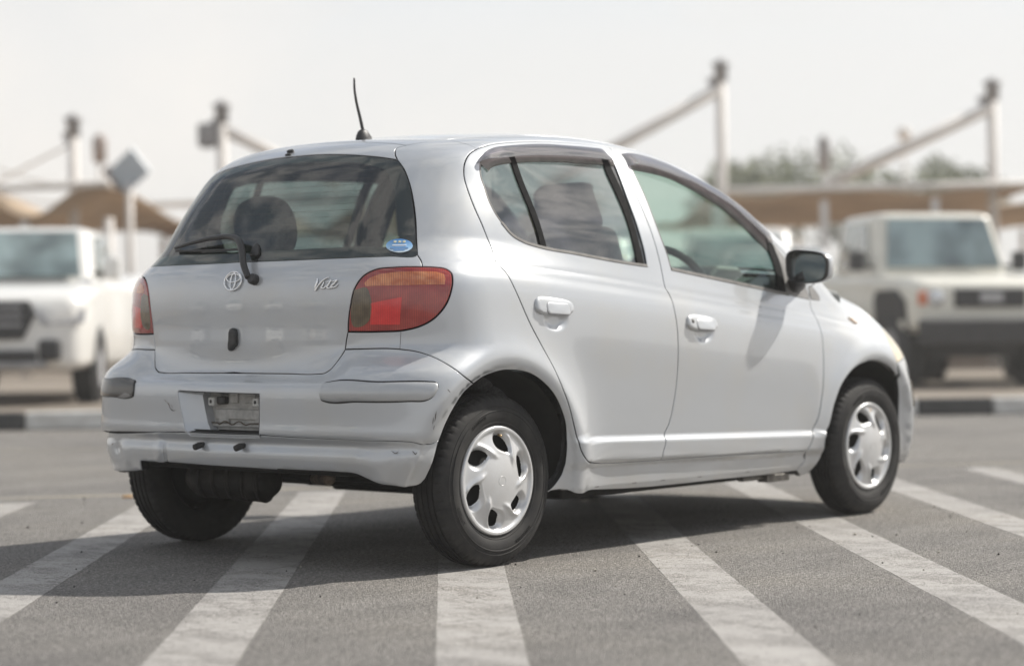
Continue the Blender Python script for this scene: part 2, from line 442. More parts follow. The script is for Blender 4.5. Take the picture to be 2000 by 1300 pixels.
# ------------------------------------------------------------------ materials
def f_paint(t,b):
    v=N(t,'ShaderNodeTexCoord').outputs['Object']
    dirt=noise(t,3.5,6,.65,v)
    c=ramp(t,dirt,[(.35,(.475,.495,.52)),(.65,(.465,.483,.503))])
    c2=mixc(t,M('MULTIPLY',M('SUBTRACT',dirt,.48,clamp=True,t=t),1.3,clamp=True,t=t),c,(.50,.48,.44))
    # road film on the lowest panels
    sp=N(t,'ShaderNodeSeparateXYZ');L(t,v,sp.inputs[0]);zz=N(t,'ShaderNodeMapRange',ins={1:.42,2:.20,3:0.,4:.45});L(t,sp.outputs[2],zz.inputs[0])
    c3=mixc(t,M('MULTIPLY',zz.outputs[0],M('MULTIPLY_ADD',dirt,1.4,-.1,clamp=True,t=t),t=t),c2,(.40,.37,.33))
    L(t,c3,b.inputs['Base Color'])
    rr=N(t,'ShaderNodeMapRange',ins={1:.3,2:.7,3:.35,4:.40});L(t,dirt,rr.inputs[0]);L(t,rr.outputs[0],b.inputs['Roughness'])
    cr=N(t,'ShaderNodeMapRange',ins={1:.35,2:.75,3:.02,4:.06});L(t,noise(t,7,5,.6,v),cr.inputs[0]);L(t,cr.outputs[0],b.inputs['Coat Roughness'])
    pass
PAINT=mat('silver_metallic_paint',rough=.37,metal=.36,coat=1.,spec=.3,fn=f_paint)
def f_plastic(t,b):
    n=noise(t,140,3,.6);L(t,ramp(t,n,[(.3,(.016,.016,.017)),(.7,(.032,.031,.031))]),b.inputs['Base Color']);bump(t,b,n,.12,.002)
BLACK=mat('black_plastic',(.02,.02,.021),.45,fn=f_plastic)
GLOSSB=mat('glossy_black_trim',(.012,.012,.013),.12)
DARK=mat('underbody_black',(.010,.010,.010),.85,fn=lambda t,b:L(t,ramp(t,noise(t,14,5,.6),[(.3,(.004,.004,.004)),(.75,(.014,.013,.012))]),b.inputs['Base Color']))
CHROME=mat('bright_chrome',(.86,.86,.86),.12,1.)
STEELR=mat('steel_grey',(.20,.19,.18),.5,.8,fn=lambda t,b:L(t,ramp(t,noise(t,30,5,.6),[(.35,(.10,.095,.09)),(.65,(.26,.25,.23))]),b.inputs['Base Color']))
SEAL=mat('window_seal_grey',(.16,.15,.14),.5,fn=lambda t,b:L(t,ramp(t,noise(t,20,4),[(.3,(.11,.105,.10)),(.7,(.20,.19,.175))]),b.inputs['Base Color']))
def f_rubber(t,b):
    v=N(t,'ShaderNodeTexCoord').outputs['Object'];n=noise(t,12,6,.65,v)
    L(t,ramp(t,n,[(.35,(.011,.011,.012)),(.7,(.034,.032,.030))]),b.inputs['Base Color'])
    bump(t,b,noise(t,260,2,.5,v),.25,.001)
TYRE=mat('tyre_rubber',(.03,.03,.03),.72,spec=.35,fn=f_rubber)
def f_cover(t,b):
    v=N(t,'ShaderNodeTexCoord').outputs['Object'];n=noise(t,9,6,.7,v)
    L(t,ramp(t,n,[(.3,(.64,.65,.66)),(.6,(.60,.60,.60)),(.78,(.40,.37,.33))]),b.inputs['Base Color'])
WCOV=mat('wheel_cover_silver',(.6,.6,.6),.33,.45,.25,fn=f_cover)
CAB=mat('cabin_grey_fabric',(.09,.095,.10),.9,fn=lambda t,b:(L(t,ramp(t,noise(t,160,3),[(.3,(.06,.063,.068)),(.7,(.12,.125,.13))]),b.inputs['Base Color']),bump(t,b,noise(t,300,2),.3,.002)))
CABL=mat('cabin_light_trim',(.34,.35,.33),.8,fn=lambda t,b:L(t,ramp(t,noise(t,50,3),[(.3,(.30,.31,.29)),(.7,(.38,.39,.37))]),b.inputs['Base Color']))
DASH=mat('dashboard_plastic',(.075,.085,.085),.6,fn=lambda t,b:L(t,ramp(t,noise(t,90,3),[(.3,(.06,.07,.07)),(.7,(.095,.105,.105))]),b.inputs['Base Color']))
G_FRONT=thin_glass('green_tinted_glass',(.74,.86,.80),haze=.012)
G_REAR=thin_glass('dark_tinted_glass',(.34,.38,.39),haze=.004,r0=.27)
G_HATCH=thin_glass('rear_screen_glass',(.56,.68,.61),haze=.008,r0=.11)
G_SMOKE=thin_glass('smoked_acrylic',(.60,.57,.59),haze=.08,r0=.30)
FRIT=mat('black_glass_border',(.006,.006,.007),.35)
def f_lens(cola,colb,cols):
    def f(t,b):
        v=N(t,'ShaderNodeTexCoord').outputs['Object'];sp=N(t,'ShaderNodeSeparateXYZ');L(t,v,sp.inputs[0])
        s=M('SUBTRACT',sp.outputs[1],sp.outputs[0],t=t)
        rid=M('SINE',M('MULTIPLY',s,620.,t=t),t=t)
        n=noise(t,26,3,.5,v)
        c=ramp(t,n,[(.35,cola),(.65,colb)])
        c=mixc(t,M('MULTIPLY_ADD',rid,.26,.26,t=t),c,cols);L(t,c,b.inputs['Base Color'])
    return f
RED=mat('red_lens',(.3,.02,.02),.10,0,1.,fn=f_lens((.30,.022,.018),(.42,.045,.032),(.14,.010,.010)))
REDH=mat('red_reflex_lens',(.6,.02,.02),.12,0,1.,fn=f_lens((.62,.014,.016),(.75,.035,.030),(.50,.014,.014)))
AMB=mat('amber_lens',(.5,.16,.05),.10,0,1.,fn=f_lens((.52,.13,.035),(.78,.32,.13),(.25,.05,.02)))
REV=mat('dark_reversing_lens',(.06,.045,.03),.12,0,1.,fn=f_lens((.085,.058,.030),(.16,.12,.065),(.05,.035,.022)))
def f_head(t,b): L(t,ramp(t,noise(t,12,4),[(.3,(.66,.52,.30)),(.7,(.80,.70,.52))]),b.inputs['Base Color'])
HEAD=mat('yellowed_headlight_lens',(.75,.6,.4),.12,0,1.,fn=f_head)
MIRG=mat('mirror_glass',(.80,.86,.84),.02,1.)
def asphalt_nodes(t):
    v=N(t,'ShaderNodeTexCoord').outputs['Object']
    vo=N(t,'ShaderNodeTexVoronoi',ins={'Scale':210.});L(t,v,vo.inputs['Vector'])
    g=noise(t,230,3,.7,v);g2=M('MULTIPLY_ADD',noise(t,120,4,.7,v),.55,M('MULTIPLY',noise(t,62,3,.6,v),.45,t=t),t=t);big=noise(t,.55,6,.6,v);mid=noise(t,6,5,.6,v)
    h=M('ADD',M('MULTIPLY',g,.6,t=t),M('MULTIPLY',vo.outputs['Distance'],.7,t=t),t=t)
    c=ramp(t,M('MULTIPLY_ADD',g2,.5,M('MULTIPLY',g,.5,t=t),t=t),[(.385,(.038,.036,.035)),(.46,(.125,.119,.112)),(.525,(.245,.232,.218)),(.59,(.52,.495,.462))])
    sp=N(t,'ShaderNodeSeparateColor');L(t,vo.outputs['Color'],sp.inputs[0])
    c=mixc(t,M('MULTIPLY',M('GREATER_THAN',sp.outputs[0],.90,t=t),.35,t=t),c,(.55,.52,.475))
    c=mixc(t,M('MULTIPLY_ADD',big,1.3,-.35,clamp=True,t=t),c,(.21,.196,.178),'MIX') if False else c
    k=ramp(t,big,[(.32,(.80,.80,.82)),(.5,(1,1,1)),(.68,(1.12,1.10,1.06))]);c=mixc(t,1.,c,k,'MULTIPLY')
    k=ramp(t,mid,[(.3,(.88,.88,.88)),(.7,(1.10,1.10,1.10))]);c=mixc(t,1.,c,k,'MULTIPLY')
    tk=N(t,'ShaderNodeMapping');tk.inputs['Rotation'].default_value=(0,0,math.radians(30));tk.inputs['Scale'].default_value=(.25,2.4,1);L(t,v,tk.inputs[0])
    k=ramp(t,noise(t,1.1,5,.6,tk.outputs[0],.4),[(.35,(.86,.86,.87)),(.55,(1,1,1)),(.75,(1.08,1.07,1.05))]);c=mixc(t,1.,c,k,'MULTIPLY')
    cv=N(t,'ShaderNodeTexVoronoi',feature='DISTANCE_TO_EDGE',ins={'Scale':.55});wn=N(t,'ShaderNodeTexNoise',ins={'Scale':2.2,'Detail':6,'Roughness':.7});L(t,v,wn.inputs['Vector'])
    wm=N(t,'ShaderNodeMix',data_type='VECTOR');wm.inputs[0].default_value=.35;L(t,v,wm.inputs[4]);L(t,wn.outputs['Color'],wm.inputs[5]);L(t,wm.outputs[1],cv.inputs['Vector'])
    ck=M('MULTIPLY',M('LESS_THAN',cv.outputs['Distance'],.002,t=t),.12,t=t);c=mixc(t,ck,c,(.06,.055,.05))
    return v,c,h
def f_asphalt(t,b):
    v,c,h=asphalt_nodes(t);L(t,c,b.inputs['Base Color']);bump(t,b,h,1.,.009)
ASPH=mat('worn_asphalt',(.18,.17,.155),.88,spec=.3,fn=f_asphalt)
def f_line(col,wear):
    def f(t,b):
        v,c,h=asphalt_nodes(t)
        m=N(t,'ShaderNodeMapping');m.inputs['Rotation'].default_value=(0,0,math.radians(-42));m.inputs['Scale'].default_value=(1,.55,1);L(t,v,m.inputs[0])
        n=noise(t,7,8,.75,m.outputs[0]);cr=N(t,'ShaderNodeTexVoronoi',feature='DISTANCE_TO_EDGE',ins={'Scale':16.});
        wv=N(t,'ShaderNodeMix',data_type='VECTOR');wv.inputs[0].default_value=.06
        nn=N(t,'ShaderNodeTexNoise',ins={'Scale':9.,'Detail':5});L(t,v,nn.inputs['Vector']);L(t,v,wv.inputs[4]);L(t,nn.outputs['Color'],wv.inputs[5]);L(t,wv.outputs[1],cr.inputs['Vector'])
        crk=M('LESS_THAN',cr.outputs['Distance'],.018,t=t);crk=M('MULTIPLY',crk,M('GREATER_THAN',noise(t,2.2,3,.5,v),.52,t=t),t=t)
        fine=noise(t,170,3,.7,v)
        w=M('ADD',M('MULTIPLY',n,1.0,t=t),M('MULTIPLY',fine,.55,t=t),t=t)
        rm=ramp(t,w,[(wear,(0,0,0)),(wear+.10,(.75,.75,.75)),(wear+.35,(1,1,1))])
        big=noise(t,1.1,6,.65,v)
        pc=ramp(t,M('MULTIPLY_ADD',big,.7,M('MULTIPLY',fine,.3,t=t),t=t),[(.36,tuple(k*.80 for k in col)),(.62,col)])
        tm=N(t,'ShaderNodeMapping');tm.inputs['Rotation'].default_value=(0,0,math.radians(-12));tm.inputs['Scale'].default_value=(.6,9,1);L(t,v,tm.inputs[0])
        st=noise(t,1.6,5,.65,tm.outputs[0],.6);pc=mixc(t,M('MULTIPLY',M('SUBTRACT',st,.54,clamp=True,t=t),3.2,clamp=True,t=t),pc,(.15,.142,.13))
        spk=M('MULTIPLY',M('SUBTRACT',noise(t,95,2,.6,v),.60,clamp=True,t=t),5.,clamp=True,t=t);pc=mixc(t,spk,pc,(.16,.145,.13))
        c2=mixc(t,rm,c,pc);c2=mixc(t,M('MULTIPLY',crk,.75,t=t),c2,(.085,.078,.07));L(t,c2,b.inputs['Base Color']);bump(t,b,h,.35,.005)
    return f
LINE=mat('worn_white_road_paint',(.42,.40,.36),.8,fn=f_line((.40,.385,.368),.71))
LINEY=mat('faded_edge_line_paint',(.42,.37,.26),.8,fn=f_line((.40,.355,.26),.60))

# ------------------------------------------------------------------ ground and markings
def sheet(name,poly,z,m,parent=None,**kw):
    me=bpy.data.meshes.new(name);me.from_pydata([(x,y,z) for x,y in poly],[],[tuple(range(len(poly)))]);me.update()
    if me.polygons[0].normal.z<0: me.flip_normals()
    return link(name,me,parent,m,**kw)
sheet('ground',[(-600,-600),(700,-600),(700,700),(-600,700)],0,ASPH,kind='structure')
da=np.array([math.cos(math.radians(42.1)),math.sin(math.radians(42.1))]);dn=np.array([-da[1],da[0]])
END=np.array([(-3.2,5.1),(.7,2.75),(2.0,2.03),(3.67,.90),(5.2,.18),(8.5,-1.6),(12,-3.6)])
def clip_end(c):
    # where the stripe edge with offset c meets the end line
    for a,b in zip(END[:-1],END[1:]):
        ca,cb=a@dn,b@dn
        if min(ca,cb)<=c<=max(ca,cb): return a+(b-a)*(c-ca)/(cb-ca)
    return END[-1]
edges_=[(1.505,1.71),(.80,1.005),(.085,.308),(-.600,-.382),(-1.303,-1.095),(-2.02,-1.815),(-2.73,-2.535),(-3.44,-3.25),(-4.15,-3.95),(2.21,2.42),(-4.86,-4.66),(2.92,3.12)]
for i,(a,b) in enumerate(edges_):
    pa,pb=clip_end(a),clip_end(b);rr=random.Random(i)
    n=90;l=np.linspace(0,13,n);A=[];B=[]
    for k in l:
        A.append(tuple(pa-da*k+dn*rr.uniform(-.0015,.0015)));B.append(tuple(pb-da*k+dn*rr.uniform(-.0015,.0015)))
    me=bpy.data.meshes.new('painted_stripe');v=[(x,y,.0006) for x,y in A+B];v+=[(x,y,-.001) for x,y in A+B];me.from_pydata(v,[],[(k,k+1,n+k+1,n+k) for k in range(n-1)]+[(2*n+k,2*n+k+1,k+1,k) for k in range(n-1)]+[(n+k,n+k+1,3*n+k+1,3*n+k) for k in range(n-1)]);me.update()
    if me.polygons[0].normal.z<0: me.flip_normals()
    link('painted_stripe',me,None,LINE,kind='structure')
EL=np.array([(-9.5,9.6),(-4.0,6.15),(.79,3.04),(1.25,2.72),(1.92,2.36),(2.28,2.12),(3.6,1.36),(5.07,.60),(5.71,.20),(9.5,-2.0),(16,-6.2)])
Pc=catmull(np.c_[EL,EL[:,0]*0],.1)[:,:2];T_=np.gradient(Pc,axis=0);T_/=np.linalg.norm(T_,axis=1,keepdims=True);Nn_=np.c_[-T_[:,1],T_[:,0]]
me=bpy.data.meshes.new('edge_line');n=len(Pc);w_=.028+.006*np.sin(np.arange(n)*.7)
A=Pc+Nn_*w_[:,None];B=Pc-Nn_*w_[:,None]
me.from_pydata([(x,y,.0006) for x,y in np.vstack([A,B])],[],[(k,n+k,n+k+1,k+1) for k in range(n-1)]);me.update();link('edge_line',me,None,LINEY,kind='structure')
# second thin line further back
sheet('thin_line',[(-2.5,11.19),(-2.46,11.24),(3.80,6.02),(3.76,5.97)],.004,LINEY,kind='structure')
# lane behind the kerb
kd=np.array([math.cos(math.radians(-41.0)),math.sin(math.radians(-41.0))]);kn=np.array([-kd[1],kd[0]])  # kn points away from the camera
K0=np.array([5.68,8.42])
def kp(s,t): return K0+kd*s+kn*t
def f_lane(t,b):
    v=N(t,'ShaderNodeTexCoord').outputs['Object']
    c=ramp(t,noise(t,.35,6,.6,v),[(.3,(.155,.128,.100)),(.7,(.25,.212,.17))]);c=mixc(t,.3,c,ramp(t,noise(t,40,4,.6,v),[(.3,(.12,.10,.085)),(.7,(.32,.28,.235))]));L(t,c,b.inputs['Base Color'])
LANE=mat('dusty_paving',(.24,.20,.16),.9,fn=f_lane)
sheet('raised_lot',[tuple(kp(-160,.17)),tuple(kp(160,.17)),tuple(kp(160,420)),tuple(kp(-160,420))],.128,LANE,kind='structure')
KW=mat('kerb_white_paint',(.62,.62,.60),.7,fn=lambda t,b:L(t,ramp(t,noise(t,5,6,.65),[(.3,(.42,.41,.39)),(.6,(.66,.66,.64))]),b.inputs['Base Color']))
KB=mat('kerb_black_paint',(.03,.03,.032),.7,fn=lambda t,b:L(t,ramp(t,noise(t,5,6,.65),[(.3,(.020,.021,.023)),(.7,(.06,.06,.06))]),b.inputs['Base Color']))
kerb=bpy.data.objects.new('kerb',None);COL.objects.link(kerb);kerb['kind']='structure'
kerb.location=(*K0,0);kerb.rotation_euler=(0,0,math.radians(-41.0))
bl={}
for c,mm in ((0,KW),(1,KB)):
    b=MB().box((0,.075,.075),(.686,.15,.15));bl[c]=b.mesh('kerb_block');bl[c].materials.append(mm)
for i in range(-22,40):
    o=link('kerb_block',bl[i%2],kerb);o.location=(i*.70-.28,random.uniform(-.004,.004),random.uniform(-.003,.003))
    q=o.modifiers.new('b','BEVEL');q.width=.018;q.segments=2
# a cigarette end and small loose bits on the asphalt
o=MB().tube([(1.150,2.570,.006),(1.178,2.525,.006)],.0055,8).build('cigarette_end',mat('butt_paper',(.62,.42,.20),.8,fn=lambda t,b:L(t,ramp(t,noise(t,25,2),[(.45,(.70,.36,.10)),(.55,(.72,.66,.56))]),b.inputs['Base Color'])))
o['label']='tan cigarette end lying on the asphalt left of the rear wheel';o['category']='cigarette end'
g=MB();rr=random.Random(3)
for i in range(900):
    x=rr.uniform(-4,7);y=rr.uniform(-4,7);s=rr.uniform(.002,.0055)*(1 if rr.random()<.93 else 2)
    c=Vector((x,y,s*.4));v=[c+Vector((rr.uniform(.6,1)*s*a,rr.uniform(.6,1)*s*b,rr.uniform(.5,.9)*s*d)) for a,b,d in ((1,0,0),(-1,0,0),(0,1,0),(0,-1,0),(0,0,1),(0,0,-1))]
    g.add(v,[(0,2,4),(2,1,4),(1,3,4),(3,0,4),(2,0,5),(1,2,5),(3,1,5),(0,3,5)],i%2)
g.build('loose_grit',[mat('dark_grit',(.03,.028,.026),.9),mat('pale_grit',(.42,.39,.34),.9)],kind='stuff')

# ------------------------------------------------------------------ car body surface
def spl(xs,ys):
    xs=np.array(xs,float);ys=np.array(ys,float);n=len(xs);h=np.diff(xs);A=np.eye(n);b=np.zeros(n)
    for i in range(1,n-1):
        A[i,i-1]=h[i-1];A[i,i]=2*(h[i-1]+h[i]);A[i,i+1]=h[i];b[i]=3*((ys[i+1]-ys[i])/h[i]-(ys[i]-ys[i-1])/h[i-1])
    c=np.linalg.solve(A,b)
    def f(x):
        x=np.asarray(x,float);i=np.clip(np.searchsorted(xs,x)-1,0,n-2);xc=np.clip(x,xs[0],xs[-1])
        t=xc-xs[i];B=(ys[i+1]-ys[i])/h[i]-h[i]*(2*c[i]+c[i+1])/3;D=(c[i+1]-c[i])/(3*h[i])
        v=ys[i]+t*(B+t*(c[i]+t*D))
        s0=(ys[1]-ys[0])/h[0]-h[0]*(2*c[0]+c[1])/3
        s1=(ys[-1]-ys[-2])/h[-1]+h[-1]*(c[-2]+2*c[-1])/3
        return v+np.where(x<xs[0],(x-xs[0])*s0,0)+np.where(x>xs[-1],(x-xs[-1])*s1,0)
    return f
def ss(a,b,x):
    t=np.clip((x-a)/(b-a),0,1);return t*t*(3-2*t)
def smax(a,b,k):
    h=np.maximum(k-np.abs(a-b),0)/k;return np.maximum(a,b)+h*h*k*.25
# crease height along car
ZC=spl([-.6,-.2,.05,.5,.95,1.4,1.97,2.3,2.8],[1.022,1.012,.998,.965,.925,.880,.826,.785,.72])
# half-width against height over the crease
YU=spl([-.80,-.60,-.45,-.33,-.22,-.14,-.09,-.05,-.025,0,.03,.07,.20,.35,.45,.6],
       [.784,.795,.801,.8055,.809,.807,.8022,.7935,.7872,.786,.779,.768,.726,.658,.603,.50])
PL=spl([-.7,-.45,-.2,.2,.7,1.6,2.1,2.4,2.7,3.0],[-.07,-.030,-.008,.000,.004,.003,-.002,-.010,-.035,-.08])
PU=spl([-.7,-.3,.1,.6,1.2,1.8,2.2,2.6],[-.13,-.082,-.026,.0,.004,-.004,-.024,-.05])
ZM=lambda x:.402-.0275*(x-.4)
ARC=(-.010,.286,.362);AFC=(2.360,.286,.348)
def Ys(x,z):
    dz=z-ZC(x)
    wu=ss(-.05,.09,dz)
    y=YU(dz)+.0112*(1-np.exp(np.minimum(dz,0)/.025))+PL(x)*(1-wu)+PU(x)*wu+.020*ss(1.26,1.42,z)*(1-ss(-.1,.5,x))
    # moulding ledge on the doors
    w=ss(.30,.42,x)*(1-ss(1.95,2.08,x));zm=ZM(x)
    y=y+w*.013*(1-ss(zm-.013,zm+.011,z))
    y=y+(.016*(1-ss(-.42,.0,x)))*(1-ss(.62,.72,z))-.05*(1-ss(-.3,-.05,x))*np.maximum(.36-z,0)/.1*.5
    # sill tuck
    y=y-.020*(1-ss(.268,.300,z-.03*(1-ss(.3,1.9,x))))*ss(.25,.5,x)*(1-ss(1.85,2.1,x))
    y=y-.25*np.maximum(.235-z,0)
    for cx,cz,rr in (ARC,AFC):
        r=np.hypot(x-cx,np.maximum(z,.12)-cz)
        y=y+.019*np.exp(-((r-rr-.035)/.052)**2)*ss(-.05,.10,z-.12)+.012*np.exp(-((r-rr-.07)/.09)**2)
        y=y-.010*(1-ss(rr,rr+.016,r))
    return y
XR=spl([.18,.26,.30,.345,.375,.395,.415,.43,.47,.55,.61,.66,.70,.74,.80,.88,.95,1.0,1.03,1.10,1.2,1.3,1.37,1.45],
       [-.455,-.484,-.496,-.508,-.513,-.509,-.503,-.516,-.525,-.527,-.520,-.492,-.462,-.449,-.450,-.453,-.447,-.428,-.407,-.368,-.307,-.237,-.18,-.10])
def Xr(y,z):
    a=np.abs(y)
    # the bulge of the bumper starts lower between the lamps
    w=1-ss(.40,.56,a)
    zz=z+ .075*w*ss(.600,.650,z)*(1-ss(.72,.82,z))
    x=XR(np.where(z<.95,zz,z))
    return x+(.13+.11*ss(.64,.74,z))*y*y
XF=spl([.15,.25,.35,.45,.55,.62,.70,.80],[2.99,3.045,3.070,3.075,3.06,3.045,3.02,2.97])
def HRC(x,y,z):
    d=0
    for cx,cz in ((.266,.812),(1.131,.763)):
        u=(x-cx)/.070;w=(z-cz)/.040
        d=d+.011*(1-ss(.35,1.05,np.sqrt(u*u+w*w)))
    return d
def Xf(y,z): return XF(z)-.22*y*y
ZE=spl([-.5,-.3,-.18,-.05,.08,.2,.35,.62,.85,1.05,1.21,1.39,1.55,1.70,1.91,2.09,2.22,2.32,2.42,2.55,2.70,2.85,3.0,3.2],
       [1.345,1.378,1.394,1.407,1.419,1.435,1.450,1.467,1.469,1.459,1.440,1.403,1.352,1.283,1.170,1.062,.990,.945,.925,.897,.853,.785,.69,.50])
CR=spl([-.5,-.1,.5,1.1,1.8,2.2,2.5,3.0],[.030,.038,.045,.055,.085,.09,.08,.07])
def Zt(x,y): return ZE(x)+CR(x)*(1-(y/.60)**2)
def F(x,y,z):
    a=np.abs(y)
    fs=a-Ys(x,z)+HRC(x,y,z)
    ft=(z-Zt(x,y))*.95
    kt=.07+.10*ss(2.0,2.5,x)+.03*(1-ss(-.3,.2,x))
    fr=(Xr(y,z)-x)
    kr=.20+.03*ss(.62,.74,z)+.05*ss(.92,1.05,z)
    f=np.where(x>1.0,smax(fs,ft,kt),smax(smax(fs,fr,kr),ft,kt))
    ff=x-Xf(y,z)+.25*np.maximum(.34-z,0)
    f=np.where(x>1.0,smax(f,ff,.30),f)
    return f
def grad(P,h=2e-3):
    x,y,z=P[...,0],P[...,1],P[...,2]
    g=np.stack([F(x+h,y,z)-F(x-h,y,z),F(x,y+h,z)-F(x,y-h,z),F(x,y,z+h)-F(x,y,z-h)],-1)
    return g/np.linalg.norm(g,axis=-1,keepdims=True)
def cast(O,D,tmax,n=160,t0=0.):
    """march from the outside end inwards (O + D*t, t from tmax down to 0): first point with F<0"""
    O=np.atleast_2d(O);D=np.atleast_2d(D);O,D=np.broadcast_arrays(O,D)
    ts=np.linspace(tmax,t0,n)
    P=O[:,None,:]+D[:,None,:]*ts[None,:,None]
    v=F(P[...,0],P[...,1],P[...,2])<0
    i=np.argmax(v,1);ok=v.any(1)&(i>0)
    hi=ts[np.maximum(i-1,0)];lo=ts[i]
    for _ in range(26):
        m=(hi+lo)/2;Q=O+D*m[:,None];ins=F(Q[:,0],Q[:,1],Q[:,2])<0
        lo=np.where(ins,m,lo);hi=np.where(ins,hi,m)
    return O+D*lo[:,None],ok

